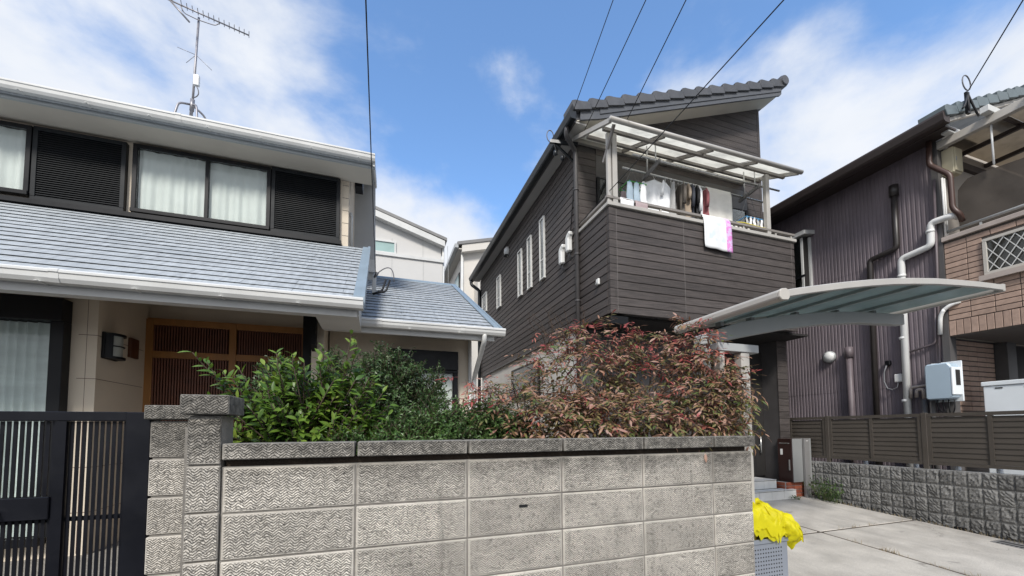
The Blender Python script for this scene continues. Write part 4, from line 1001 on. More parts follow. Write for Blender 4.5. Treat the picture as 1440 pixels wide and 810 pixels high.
# pipes on the purple wall
def pipe(name, mat, pts, r, parent=RHs, rad=0.06, n=10): return T(name, mat, parent, bend(pts, rad), r, n)
pipe('drain_pipe', 'white_plastic', [(8.05, 3.27, 4.69), (7.93, 3.27, 4.69), (7.93, 3.52, 4.70), (7.93, 3.535, 4.35), (7.93, 3.90, 4.30), (7.93, 3.95, 0.52)], 0.047)
for y, z in ((3.53, 4.55), (3.905, 4.0), (3.93, 3.0), (3.945, 2.0)): T('pipe_clip', 'white_plastic', RHs, [(7.93, y, z), (7.93, y, z+0.04)], 0.054, 10)
pipe('vent_pipe', 'dark_pipe', [(7.93, 3.94, 5.50), (7.93, 3.945, 4.50), (7.93, 4.32, 4.45), (7.93, 4.36, 0.52)], 0.042)
T('pipe_cap', 'dark_pipe', RHs, [(7.93, 3.94, 5.36), (7.93, 3.94, 5.54)], 0.062, 10)
pipe('gutter_downpipe', 'brown_pipe', [(7.90, 3.465, 5.935), (7.90, 3.48, 5.58), (7.90, 3.26, 5.29), (7.90, 3.26, 4.78), (7.93, 3.20, 4.67), (8.03, 3.22, 4.60)], 0.034)
pipe('conduit', 'mauve_pipe', [(7.955, 3.46, 5.35), (7.955, 3.50, 3.7), (7.955, 3.54, 2.5)], 0.018, n=6)
pipe('conduit', 'mauve_pipe', [(7.955, 3.54, 3.4), (7.955, 3.565, 2.86), (7.955, 3.92, 2.78)], 0.016, n=6)
pipe('hose', 'white_plastic', [(7.94, 3.50, 2.98), (7.93, 3.48, 3.28), (7.93, 3.40, 3.38), (7.985, 3.28, 3.42)], 0.026, rad=0.08)
pipe('standpipe', 'mauve_pipe', [(7.93, 4.72, 0.52), (7.93, 4.71, 2.96)], 0.045)
T('pipe_cap', 'mauve_pipe', RHs, [(7.93, 4.71, 2.84), (7.93, 4.71, 3.03)], 0.062, 10)
for y, z in ((3.44, 5.0),): pipe('cable_duct', 'white_plastic', [(8.02, 3.40, 5.35), (8.02, 3.405, 4.45)], 0.014, n=6)
pipe('cable_duct', 'white_plastic', [(8.07, 3.40, 5.35), (8.07, 3.405, 4.45)], 0.014, n=6)

vh = thing('vent_hood', 'white round vent cap on purple corrugated wall beside a capped standpipe', 'vent', (7.98, 5.06, 2.9))
MB().dome((7.975, 5.06, 2.92), 0.075, 0.10, 0.10, 14, 7).build('cap', 'white_plastic', vh, smooth=True)
T('collar', 'unit_grey', vh, [(7.992, 5.06, 2.92), (7.95, 5.06, 2.92)], 0.108, 16)
mt = thing('meter_box', 'pale blue grey meter box with small dark display on corner of purple wall', 'meter', (7.9, 3.44, 2.0))
B('back_plate', 'equip_white', mt, 7.955, 7.974, 3.30, 3.64, 1.97, 2.56, bevel=0.006)
MB().prism([(3.32, 2.04), (3.36, 2.0), (3.60, 2.0), (3.62, 2.03), (3.62, 2.50), (3.60, 2.53), (3.36, 2.53), (3.32, 2.47)], 'x', 7.74, 7.954).build('body', 'heater_grey', mt, bevel=0.018)
B('face_plate', 'equip_white', mt, 7.735, 7.953, 3.305, 3.332, 2.06, 2.46, bevel=0.008)
B('display', 'interior_dark', mt, 7.80, 7.90, 3.2985, 3.3045, 2.20, 2.42)
for k in range(4): T('wire', 'cable_black', mt, arc((7.86, 3.36+0.06*k, 2.0), (7.84, 3.34+0.07*k, 1.86), (7.90, 3.40+0.03*k, 1.80)), 0.008, 5)
sw = thing('outdoor_outlet', 'small white outlet box with looped grey cable on purple wall', 'socket', (7.97, 4.05, 2.4))
B('box', 'white_plastic', sw, 7.93, 7.99, 3.985, 4.085, 2.33, 2.46, bevel=0.01)
T('cable', 'cable_grey', sw, [(7.95, 4.17, 2.66), (7.93, 4.21, 2.52), (7.93, 4.22, 2.36), (7.93, 4.18, 2.24), (7.93, 4.11, 2.21), (7.94, 4.05, 2.25), (7.95, 4.04, 2.33)], 0.012, 6)
B('wall_inlet', 'black_frame', sw, 7.93, 7.99, 4.13, 4.20, 2.62, 2.70, bevel=0.01)
gp = thing('gas_pipes', 'cluster of short tan and grey gas pipes beside the meter box', 'pipe', (7.9, 3.75, 0.5))
T('pipe', 'pale_cap', gp, bend([(7.90, 3.62, 2.24), (7.90, 3.86, 2.22), (7.90, 3.87, 2.05)], 0.03), 0.020, 8)
T('pipe', 'pale_cap', gp, bend([(7.90, 3.80, 2.06), (7.90, 3.79, 2.18), (7.90, 3.715, 2.18), (7.90, 3.71, 2.02)], 0.03), 0.024, 8)
T('sleeve', 'grey_post', gp, [(7.90, 3.71, 2.03), (7.90, 3.70, 0.52)], 0.036, 8)
T('sleeve', 'grey_post', gp, [(7.90, 3.62, 2.22), (7.90, 3.61, 0.52)], 0.036, 8)
bx_ = thing('distribution_box', 'beige electrical box under the tiled eave of the purple house', 'electrical box', (8.25, 3.35, 5.5))
B('case', 'beige_box', bx_, 8.09, 8.30, 3.29, 3.438, 5.40, 5.80, bevel=0.012); B('door', 'beige_box', bx_, 8.10, 8.29, 3.275, 3.289, 5.42, 5.78, bevel=0.006); B('latch', 'unit_grey', bx_, 8.11, 8.125, 3.268, 3.2745, 5.57, 5.63)
sn = MB()
def netf(u, v):
    y = 1.75 + 1.53*u; top = 5.20 + 0.05*math.sin(u*9)*0.3 - (0.10*max(0, (u-0.93)/0.07))
    z = 4.43 + (top-4.43)*v
    return (8.115 + 0.02*math.sin(y*7+v*2) + 0.012*mnoise.noise(Vector((y*6, z*5, 0))), y, z)
nt_ = MB().grid(netf, 40, 14).build('shade_net', 'shade_net', None, smooth=True, fix=False)
tag(nt_, 'brown mesh sun shade stretched behind the brick balcony rail', 'shade net')
eq = thing('storage_cabinet', 'plain white cabinet with two dark slots under the brick balcony', 'cabinet', (8.5, 2.6, 0.5))
B('body', 'equip_white', eq, 8.22, 8.70, 1.9, 3.21, 0.50, 2.175, bevel=0.01); B('lid', 'equip_white', eq, 8.205, 8.71, 1.89, 3.225, 2.178, 2.24, bevel=0.008)
for y in (2.75, 3.02): B('slot', 'hole_black', eq, 8.214, 8.2195, y, y+0.07, 2.135, 2.15)

# ================================================================== FENCE AND LOW WALL
lo = thing('low_block_wall', 'low retaining wall of small grey split face stone blocks along the driveway', 'wall', (7.25, 3.6, 0.3))
B('core', 'pale_mortar', lo, 7.165, 7.30, 1.8, 4.995, 0.05, 1.025)
sbm = []
for q in range(6):
    r2 = random.Random(q); m = MB(); nu, nv = 7, 9
    def bf(u, v):
        e = min(u, 1-u, v, 1-v); bul = 0.013*min(1, e*8)
        return (-0.004 - bul*(0.35+1.3*r2.random()), -0.0650+0.130*u, -0.0945+0.189*v)
    m.grid(bf, nu, nv); sbm.append(m.mesh('block', 'split_stone', fix=False))
for r_ in range(5):
    for k in range(24):
        y = 4.93 - 0.1335*k; z = 0.93 - 0.195*r_
        if z+0.09 < gz(y): continue
        link('block', sbm[rnd.randrange(6)], lo, Matrix.Translation((7.163, y, z)) @ Matrix.Scale(-1 if rnd.random() < .5 else 1, 4, (0, 0, 1)))
B('end_face', 'split_stone', lo, 7.165, 7.30, 4.996, 5.01, 0.05, 1.02)
B('drain_hole', 'hole_black', lo, 7.135, 7.152, 3.02, 3.13, 0.265, 0.31)
fe = thing('slat_fence', 'dark brown horizontal slat fence on the low stone wall', 'fence', (7.22, 3.8, 1.02))
YP = [5.92, 4.66, 3.40, 2.14]
for y in YP: B('post', 'fence_brown', fe, 7.185, 7.245, y-0.03, y+0.03, 0.95 if y < 5 else 0.45, 1.80, bevel=0.004)
slm = MB().prism([(0.0, -0.035), (0.008, -0.035), (0.017, 0.0335), (0.009, 0.0335)], 'y', -0.30, 0.30).mesh('slat', 'fence_brown')
for a, b in zip(YP[1:], YP[:-1]):
    B('top_rail', 'fence_brown', fe, 7.19, 7.24, a+0.031, b-0.031, 1.745, 1.79); B('bottom_rail', 'fence_brown', fe, 7.19, 7.24, a+0.031, b-0.031, 1.085, 1.125)
    mid = (a+b)/2
    for y in (a+0.051, mid, b-0.051): B('stile', 'fence_brown', fe, 7.192, 7.238, y-0.02, y+0.02, 1.126, 1.744)
    for (p, q) in ((a+0.072, mid-0.021), (mid+0.021, b-0.072)):
        for k in range(9):
            link('slat', slm, fe, Matrix.Translation((7.202, (p+q)/2, 1.162+0.0675*k)) @ Matrix.Scale((q-p)/0.6, 4, (0, 1, 0)))
for y in (4.25, 3.62, 3.18, 2.8):
    t = T('pipe_stub', 'white_plastic', None, [(7.42, y, 0.5), (7.42, y, 1.13)], 0.03, 10)
    tag(t, 'short white plastic pipe standing behind the slat fence', 'pipe', 'white pipes behind the fence')
dg = thing('drain_grate', 'flat grey drain grate set in the driveway by the low wall', 'drain cover', (6.9, 2.55, gz(2.55)))
MB().prism([(2.42, gz(2.42)+0.004), (2.68, gz(2.68)+0.004), (2.68, gz(2.68)-0.01), (2.42, gz(2.42)-0.01)], 'x', 6.78, 7.02).build('plate', 'unit_post', dg)
for k in range(6): MB().prism([(2.45+0.035*k, gz(2.45+0.035*k)+0.0055), (2.465+0.035*k, gz(2.465+0.035*k)+0.0055), (2.465+0.035*k, gz(2.465+0.035*k)), (2.45+0.035*k, gz(2.45+0.035*k))], 'x', 6.80, 7.0).build('slot', 'hole_black', dg)

# ================================================================== BACKGROUND HOUSES
b1 = thing('grey_house', 'pale grey three storey house with sloping roof behind the slate wing roof', 'house', (0.0, 19, 0.12))
MB().prism([(-4.0, 0.12), (2.38, 0.12), (2.38, 9.18), (-0.35, 10.02), (-4.0, 8.9)], 'y', 16.0, 23.0).build('wall', 'pale_house', b1)
MB().prism([(-4.2, 8.98), (-0.35, 10.18), (2.58, 9.28), (2.58, 9.40), (-0.35, 10.30), (-4.2, 9.08)], 'y', 15.7, 23.3).build('roof', 'unit_post', b1)
MB().prism([(-4.1, 8.75), (-0.35, 9.92), (2.50, 9.04), (2.50, 9.27), (-0.35, 10.17), (-4.1, 8.98)], 'y', 15.72, 15.99).build('rake_board', 'white_trim', b1)
B('ledge', 'white_trim', b1, -4.0, 2.46, 15.80, 15.999, 8.40, 8.52); B('parapet', 'pale_house', b1, -4.0, 2.42, 15.86, 15.998, 6.0, 8.399)
for x in (-0.1, 1.1, 2.1):
    for z in ((8.53, 9.2), (6.1, 8.39)): B('panel_joint', 'unit_grey', b1, x+0.55-0.006, x+0.55+0.006, 15.85 if z[0] < 8 else 15.99, 15.859 if z[0] < 8 else 15.999, *z)
wb = MB(); wb.box(-1.0, 0.60, 15.93, 15.999, 8.53, 8.60).box(-1.0, 0.60, 15.93, 15.999, 9.00, 9.06).box(0.54, 0.60, 15.93, 15.999, 8.60, 9.0)
wbo = wb.build('window', 'white_trim', b1)
pm('green_glass', (0.30, 0.42, 0.40), 0.15, 0.08, 2); B('pane', 'green_glass', wbo, -1.0, 0.54, 15.97, 15.98, 8.60, 9.0)
T('downpipe', 'white_trim', b1, [(2.46, 15.95, 9.25), (2.46, 15.95, 0.12)], 0.05, 8)
b2 = thing('white_house', 'cream white house with grey gutter rising behind the dark house eave', 'house', (6.5, 24, 0.12))
MB().prism([(4.15, 0.12), (9.0, 0.12), (9.0, 12.2), (4.15, 11.0)], 'y', 20.0, 30.0).build('wall', 'pale_house_b', b2)
MB().prism([(3.75, 11.08), (9.2, 12.50), (9.2, 12.66), (3.75, 11.24)], 'y', 19.6, 30.4).build('roof', 'unit_post', b2)
MB().prism([(4.0, 10.75), (9.1, 12.08), (9.1, 12.46), (4.0, 11.14)], 'y', 19.65, 19.99).build('rake_board', 'pale_house_b', b2)
B('gutter', 'unit_grey', b2, 3.62, 3.80, 19.6, 30.4, 10.92, 11.12)
B('soffit', 'pale_beam', b2, 3.81, 4.149, 19.7, 30.3, 10.9, 10.95)
T('downpipe', 'white_trim', b2, [(4.06, 19.93, 10.9), (4.06, 19.93, 0.12)], 0.07, 8)
B('balcony', 'pale_house_b', b2, 4.7, 8.5, 19.2, 19.99, 7.2, 9.75); B('balcony_cap', 'unit_grey', b2, 4.65, 8.5, 19.15, 19.99, 9.755, 9.85)
wx = B('window', 'black_frame', b2, 4.10, 4.149, 21.0, 22.3, 8.9, 10.2); B('pane', 'green_glass', wx, 4.085, 4.099, 21.1, 22.2, 9.0, 10.1)

# ================================================================== RUBBISH BIN WITH YELLOW NET
bn_ = thing('rubbish_bin', 'grey metal rubbish bin with perforated front at the end of the block wall', 'bin', (2.8, 2.55, gz(2.4)))
BZ = 0.735
B('front_panel', 'bin_grey', bn_, 2.46, 3.105, 2.350, 2.362, gz(2.35)+0.03, BZ, bevel=0.003)
B('side_panel', 'bin_grey', bn_, 3.093, 3.105, 2.363, 2.80, gz(2.6)+0.02, BZ, bevel=0.003); B('side_panel', 'bin_grey', bn_, 2.46, 2.472, 2.363, 2.80, gz(2.6)+0.02, BZ, bevel=0.003)
B('back_panel', 'bin_grey', bn_, 2.473, 3.092, 2.79, 2.80, gz(2.8)+0.02, BZ); B('floor_panel', 'bin_grey', bn_, 2.473, 3.092, 2.363, 2.789, gz(2.8)+0.02, gz(2.8)+0.035)
B('rim', 'bin_grey', bn_, 2.452, 3.113, 2.342, 2.3495, BZ-0.03, BZ+0.004)
B('rim', 'bin_grey', bn_, 3.106, 3.114, 2.3496, 2.802, BZ-0.03, BZ+0.004)
for x in (2.50, 3.06): B('foot', 'black_frame', bn_, x-0.02, x+0.02, 2.36, 2.40, gz(2.38)-0.005, gz(2.38)+0.03); B('foot', 'black_frame', bn_, x-0.02, x+0.02, 2.75, 2.79, gz(2.77)-0.005, gz(2.77)+0.03)
ho = MB()
for i in range(21):
    for j in range(8): ho.box(2.49+0.027*i, 2.50+0.027*i, 2.3488, 2.3502, 0.445+0.030*j, 0.455+0.030*j)
tag(ho.build('perforations', 'hole_black', bn_), kind='stuff')
def netz(u, v):
    x = 2.42 + 0.80*u; y = 2.30 + 0.56*v
    h = 0.34*(1-0.60*u**1.3)*math.sin(math.pi*min(1, max(0.0, 0.12+0.9*v)))**0.6
    nn_ = mnoise.noise(Vector((x*7, y*7, 1.3))); n2 = mnoise.noise(Vector((x*17, y*15, 4.0)))
    rid = 1-abs(mnoise.noise(Vector((x*9+y*5, y*6-x*3, 9.0))))*2
    r2_ = 1-abs(mnoise.noise(Vector((x*19+y*4, y*9-x*6, 3.0))))*2
    z = BZ + 0.008 + max(0.0, h + 0.05*nn_ + 0.014*n2 + 0.018*rid + 0.010*r2_ + 0.050*(0.6-abs(mnoise.noise(Vector((x*15+2.5*nn_, y*4.5, 5.5))))*2.2))
    if u > 0.80:
        t = (u-0.80)/0.20; x = 3.06 + 0.20*math.sin(t*1.9) ; z = z - 0.10*t*t + 0.02*nn_
        x = x + 0.03*nn_; y = y + 0.02*n2
    if v < 0.15: y = 2.325; z = max(BZ-0.05, z-0.13*(0.15-v)/0.15)
    return (x, y, z)
yn = thing('yellow_net', 'bright yellow crumpled mesh net heaped on the grey bin', 'net', (2.8, 2.55, BZ))
MB().grid(netz, 110, 60).build('net_sheet', 'yellow_net', yn, smooth=True, fix=False)
def netz3(u, v):
    x, y, z = netz(min(1, u*0.9+0.03), 0.06+0.88*v)
    return (x+0.02*math.sin(y*40), y-0.012, max(BZ-0.06, z-0.03-0.035*mnoise.noise(Vector((x*13, y*11, 7.0)))))
MB().grid(netz3, 80, 44).build('net_fold', 'yellow_net', yn, smooth=True, fix=False)
def netz2(u, v):
    a = v*2*math.pi; x = 3.02 + 0.20*u; r = 0.085+0.02*mnoise.noise(Vector((u*5, math.cos(a)*2, math.sin(a)*2)))*2 + 0.035*math.sin(u*3.1)
    y = 2.43 + r*1.2*math.cos(a); z = BZ+0.055 + 0.03*math.sin(u*3) - 0.075*u*u + r*math.sin(a) + 0.02*mnoise.noise(Vector((x*30, y*20, a)))
    return (x + 0.015*mnoise.noise(Vector((a*2, u*8, 2))), y, z)
MB().grid(netz2, 26, 28).build('net_bunch', 'yellow_net', yn, smooth=True, fix=False)
for k in range(9):
    x0 = 2.48+0.07*k
    T('net_hem', 'yellow_net', yn, [Vector(netz((x0-2.42)/0.80*0.9 + 0.05*math.sin(t*5+k), t))+Vector((0, 0, 0.006)) for t in [0.1+0.085*i for i in range(10)]], 0.005, 5)

# ================================================================== LAUNDRY
for nm, p, q, lab in (('outer', (3.5, 4.75, 5.635), (6.45, 4.75, 5.645), 'long steel laundry pole nearest the balcony roof edge'), ('inner', (3.5, 5.0, 5.595), (6.42, 5.0, 5.575), 'long steel laundry pole carrying the hanging shirts')):
    o = T('laundry_pole', 'steel', None, [p, q], 0.015, 8); tag(o, lab, 'laundry pole')
for x, lab in ((3.93, 'hanging laundry pole bracket near the balcony canopy corner post by the white shirt'), (5.92, 'hanging laundry pole bracket above the small rack of socks')):
    h = thing('pole_bracket', lab, 'bracket', (x, 4.88, 5.5))
    MB().bar((x, 4.68, 5.60), (x, 5.08, 5.545), 0.03, 0.05).build('arm', 'unit_post', h)
    for y in (4.77, 4.97): T('rod', 'steel', h, [(x, y, 5.57), (x, y, cz(y)-0.01)], 0.010, 6)
    for y, z in ((4.75, 5.655), (5.0, 5.612)): T('hook', 'unit_post', h, [(x+0.02*math.cos(a), y+0.026*math.cos(a), z-0.02+0.026*math.sin(a)) for a in [math.pi+i*0.4 for i in range(9)]], 0.006, 5)
def shirt(label, mat, X, w, l, d, ang, sleeve, Y=5.0, Z=5.59, cat='shirt', group=None):
    t = thing('hanging_shirt', label, cat, (X, Y, Z-l), group)
    Mx = Matrix.Translation((X, Y, Z)) @ Matrix.Rotation(ang, 4, 'Z')
    sd = rnd.uniform(0, 50)
    def hw(v):
        if v < 0.10: return w*(0.28 + 0.66*(v/0.10)**0.7)
        return w*(0.94 - 0.10*math.sin((v-0.1)*2.6) + 0.14*max(0, v-0.5))
    def bf(u, v):
        a = 2*math.pi*u; dz = -0.075 - l*v - (0.0 if v > 0.1 else 0)
        x = hw(v)*math.cos(a); dep = d*(0.12+0.88*min(1, v*2.2))
        fold = 0.022*math.sin(x*42+sd)*min(1, v*2.5) + 0.02*mnoise.noise(Vector((x*9+sd, v*4, a)))
        return Mx @ Vector((x, dep*math.sin(a)+fold, dz - 0.02*abs(math.cos(a))*(v < 0.1)))
    MB().grid(bf, 36, 18).build('body', mat, t, smooth=True, fix=False)
    if sleeve:
        for s_ in (1, -1):
            L_s = sleeve
            pts = [Vector((s_*w*0.78, 0, -0.12)), Vector((s_*(w*0.99), 0.0, -0.22)), Vector((s_*(w*1.10), 0.01, -0.20-L_s*0.5)), Vector((s_*(w*1.05), 0.02, -0.20-L_s))]
            MB().tube([Mx @ p for p in pts], [0.020, 0.044, 0.040, 0.038] if abs(ang) < 0.6 else [0.010, 0.024, 0.026, 0.028], 8).build('sleeve', mat, t, smooth=True)
    hk = [Vector((0.022*math.cos(a), 0, -0.018+0.026*math.sin(a))) for a in [-0.6+i*0.5 for i in range(8)]] + [Vector((0, 0, -0.05)), Vector((0, 0, -0.075))]
    hg = MB().tube([Mx @ p for p in hk], 0.004, 5)
    hg.tube([Mx @ Vector((-w*0.8, 0, -0.14)), Mx @ Vector((0, 0, -0.072)), Mx @ Vector((w*0.8, 0, -0.14))], 0.007, 5)
    hg.build('hanger', 'white_plastic', t, smooth=True)
    return t
shirt('white long sleeved shirt on a hanger facing the street', 'cloth_white', 4.08, 0.225, 0.66, 0.075, R(-12), 0.48)
shirt('white vest hanging behind the white long sleeved shirt', 'cloth_white', 4.29, 0.19, 0.60, 0.05, R(40), 0.18)
shirt('pale grey sleeveless top hanging edge on beside the white shirt', 'cloth_grey', 4.40, 0.19, 0.62, 0.045, R(62), 0)
shirt('dark olive shirt hanging edge on between grey top and navy shirt', 'cloth_olive', 4.545, 0.21, 0.64, 0.05, R(74), 0.3)
shirt('tan shirt hanging edge on behind the olive shirt', 'cloth_tan', 4.63, 0.19, 0.60, 0.04, R(80), 0.2)
shirt('dark navy shirt hanging edge on in the row of laundry', 'cloth_navy', 4.73, 0.21, 0.66, 0.05, R(70), 0.32)
shirt('charcoal black top hanging edge on beside the navy shirt', 'cloth_black', 4.81, 0.20, 0.64, 0.045, R(76), 0.25)
shirt('white sleeved blouse hanging edge on beside dusky red top', 'cloth_white', 4.90, 0.20, 0.60, 0.045, R(66), 0.35)
shirt('dusky red top hanging edge on next to the big pale towel', 'cloth_red', 5.02, 0.19, 0.66, 0.05, R(72), 0.25)
def draped(name, label, mat, x0, x1, path, cat, wav=0.012, nx=16, sk=0.0):
    P = [Vector(p) for p in path]
    def f(u, v):
        t = v*(len(P)-1); i = min(int(t), len(P)-2); q = P[i].lerp(P[i+1], t-i)
        x = x0+(x1-x0)*u
        w = wav*math.sin(x*23+v*3) + wav*0.8*mnoise.noise(Vector((x*6, v*5, 2)))
        s_ = abs(v-0.5)*2
        return (x + 0.008*mnoise.noise(Vector((v*6, u*3, 7))), q.x + w*s_, q.y + sk*u*(1 if v < 0.25 else 0))
    o = MB().grid(f, nx, 36).build(name, mat, None, smooth=True, fix=False)
    sm = o.modifiers.new('thick', 'SOLIDIFY'); sm.thickness = 0.004; sm.offset = 0
    return tag(o, label, cat)
draped('bath_towel', 'large plain cream towel folded over the inner laundry pole', 'cloth_cream', 5.10, 5.62, [(4.965, 4.95), (4.968, 5.2), (4.972, 5.50), (4.982, 5.595), (5.0, 5.608), (5.018, 5.595), (5.03, 5.4), (5.035, 5.05)], 'towel')
draped('striped_towel', 'white towel with pink edge stripe hanging over the balcony rail', 'striped_towel', 4.63, 5.17, [(4.580, 4.335), (4.582, 4.5), (4.585, 4.72), (4.60, 4.80), (4.635, 4.866), (4.665, 4.872), (4.695, 4.866), (4.71, 4.80), (4.72, 4.775)], 'towel', 0.007, 20, -0.03)
def clip_rack(label, X, Y, Z, w, items, fc):
    t = thing('clip_hanger', label, 'clip hanger', (X, Y, Z))
    fr_ = MB(); fr_.bar((X-w, Y-0.12, Z), (X+w, Y-0.12, Z), 0.012); fr_.bar((X-w, Y+0.12, Z), (X+w, Y+0.12, Z), 0.012); fr_.bar((X-w, Y-0.12, Z+0.001), (X-w, Y+0.12, Z+0.001), 0.012); fr_.bar((X+w, Y-0.12, Z+0.001), (X+w, Y+0.12, Z+0.001), 0.012); fr_.bar((X, Y-0.12, Z+0.001), (X, Y+0.12, Z+0.001), 0.012)
    fr_.build('frame', fc, t)
    for sx in (-1, 1): T('cord', 'cable_grey', t, [(X+sx*w, Y, Z), (X, 5.0 if Y > 4.9 else Y, 5.58)], 0.004, 4)
    T('hook', fc, t, [(X, 5.0, 5.57), (X, 5.0, 5.61)], 0.006, 5)
    for (dx, dy, ln, ww_, m) in items:
        def sf(u, v):
            a = 2*math.pi*u; r = ww_*(0.75+0.35*math.sin(v*2.6)); k = 0.03*max(0, v-0.7)/0.3
            return (X+dx + r*math.cos(a)*0.9 + k, Y+dy + r*0.35*math.sin(a)+0.006*math.sin(v*9+dx*30), Z-0.012-ln*v)
        MB().grid(sf, 10, 8).build('pegged_item', m, t, smooth=True, fix=False)
        B('peg', 'plastic_blue' if rnd.random() < 0.5 else 'white_plastic', t, X+dx-0.008, X+dx+0.008, Y+dy-0.008, Y+dy+0.008, Z-0.035, Z+0.01)
    return t
clip_rack('small blue framed clip rack holding white socks', 5.88, 4.86, 5.06, 0.22, [(-0.20+0.08*k, -0.12, 0.15+0.05*rnd.random(), 0.028, 'cloth_white' if k % 3 else 'cloth_grey') for k in range(6)] + [(-0.16+0.09*k, 0.12, 0.17, 0.03, 'cloth_cream') for k in range(4)], 'plastic_blue')
clip_rack('clip rack with pale blue cloths and green pegs by the corner post', 3.66, 4.98, 5.30, 0.16, [(-0.14, -0.12, 0.36, 0.06, 'cloth_blue'), (-0.02, -0.12, 0.42, 0.06, 'cloth_blue'), (0.10, -0.12, 0.38, 0.06, 'cloth_white'), (-0.08, 0.12, 0.36, 0.06, 'cloth_pink'), (0.08, 0.12, 0.36, 0.06, 'cloth_tan')], 'plastic_green')
yh = T('yellow_hanger', 'plastic_yellow', None, [(5.35, 4.66, 4.87), (5.5, 4.655, 4.885), (5.85, 4.655, 4.867), (6.0, 4.66, 4.872), (5.85, 4.675, 4.866), (5.5, 4.68, 4.867), (5.35, 4.66, 4.87)], 0.008, 6)
tag(yh, 'yellow plastic hanger lying on the balcony handrail', 'hanger')
for x0, x1, m, lab in ((3.20, 3.42, 'cloth_white', 'small white cloth draped over the balcony rail by the corner post'), (3.45, 3.66, 'cloth_pink', 'small faded pink cloth draped over the balcony rail')):
    draped('small_cloth', lab, m, x0, x1, [(4.632, 4.765), (4.634, 4.82), (4.645, 4.868), (4.665, 4.872), (4.69, 4.866), (4.70, 4.80), (4.705, 4.775)], 'cloth', 0.004, 8)

# ================================================================== CABLES
def cable(label, E, P, yend=-6.0, r=0.0052, sag=0.12, n=26, mat='cable_black'):
    E, P = Vector(E), Vector(P); d = (P-E); k = (yend-E.y)/d.y; F = E + d*k
    pts = [E.lerp(F, t) + Vector((0, 0, -sag*4*t*(1-t))) for t in [i/n for i in range(n+1)]]
    o = MB().tube(pts, r, 6).build('power_cable', mat, None, smooth=True)
    return tag(o, label, 'cable')
cable('single black cable dropping to the slate wing roof bracket', (-0.06, 6.6, 4.06), (-0.11, 2.89, 4.80), r=0.0052, sag=0.30)
cable('thin black cable reaching the dark house eave corner', (2.74, 5.12, 6.40), (2.58, 3.795, 6.72))
cable('twisted black cable passing to the bracket under the dark house eave', (2.99, 5.30, 6.22), (2.85, 3.56, 6.56), r=0.006)
cable('thin black cable meeting the balcony canopy front bar', (3.16, 4.38, 5.80), (2.96, 3.08, 6.06), r=0.006)
cable('thin black cable crossing in front of the balcony to the white cable cover', (2.95, 5.72, 4.80), (3.25, 2.29, 5.30), r=0.006, sag=0.05)
cable('black cable ending on the tiled roof edge of the purple house', (7.98, 3.05, 6.42), (7.0, 2.2, 6.56), r=0.008, yend=-3.0)
cb = thing('cable_anchor', 'coiled cable ends and hook on the tiled gable edge of the purple house', 'bracket', (7.98, 3.05, 6.3))
T('loop', 'cable_grey', cb, [(7.95+0.10*math.cos(a)-0.05, 3.03, 6.50+0.11*math.sin(a)) for a in [i*0.42 for i in range(16)]], 0.008, 5)
for dx in (-0.10, 0.0, 0.16): T('tail', 'cable_black', cb, arc((7.96, 3.05, 6.38), (7.90+dx, 3.02, 6.10), (7.98+dx*1.6, 3.06, 6.12)), 0.013, 5)
B('hook_plate', 'black_frame', cb, 7.93, 8.0, 3.045, 3.075, 6.08, 6.40)
ck = thing('cable_post', 'small white post with black cable tails standing on the wing roof', 'bracket', (-0.08, 6.6, 3.75))
B('post', 'white_trim', ck, -0.11, -0.05, 6.56, 6.64, 3.70, 4.08, bevel=0.005)
B('base', 'pale_cap', ck, -0.16, 0.10, 6.45, 6.72, 3.655, 3.70)
T('insulator', 'cable_grey', ck, [(-0.08, 6.58, 4.04), (-0.03, 6.55, 4.12)], 0.025, 8)
T('tail', 'cable_grey', ck, arc((-0.04, 6.56, 4.10), (0.22, 6.5, 4.36), (0.22, 6.5, 3.98), 12), 0.009, 5)
for k in range(2): T('tail', 'cable_black', ck, bend([(0.10+0.06*k, 6.55, 4.02), (0.04+0.06*k, 6.52, 3.82), (-0.10, 6.48, 3.74)], 0.04), 0.016, 6)

# ================================================================== PLANTS
def leaf_verts(L, W, fold=0.25, curl=0.2):
    st = [(0.0, 0.0), (0.28, 0.85), (0.58, 1.0), (0.82, 0.55), (1.0, 0.0)]
    vs = [(0, 0, 0)]
    for t, w in st[1:-1]:
        z = -curl*L*t*t
        vs += [(-W*w/2, L*t, z + fold*W*w/2), (0, L*t, z), (W*w/2, L*t, z + fold*W*w/2)]
    vs.append((0, L, -curl*L))
    fs = [(0, 2, 1), (0, 3, 2), (1, 2, 5, 4), (2, 3, 6, 5), (4, 5, 8, 7), (5, 6, 9, 8), (7, 8, 10), (8, 9, 10)]
    return vs, fs
def leaf_small(L, W, fold=0.2, curl=0.15):
    return [(0, 0, 0), (-W/2, L*0.5, fold*W), (0, L, -curl*L), (W/2, L*0.5, fold*W)], [(0, 3, 2), (0, 2, 1)]
def frame(p, d, up):
    d = d.normalized(); x = d.cross(up)
    if x.length < 1e-4: x = d.cross(Vector((1, 0, 0)))
    x.normalize(); z = x.cross(d)
    return Matrix(((x.x, d.x, z.x, p.x), (x.y, d.y, z.y, p.y), (x.z, d.z, z.z, p.z), (0, 0, 0, 1)))
def rv(r=rnd):
    while True:
        v = Vector((r.uniform(-1, 1), r.uniform(-1, 1), r.uniform(-1, 1)))
        if 0.05 < v.length < 1: return v.normalized()
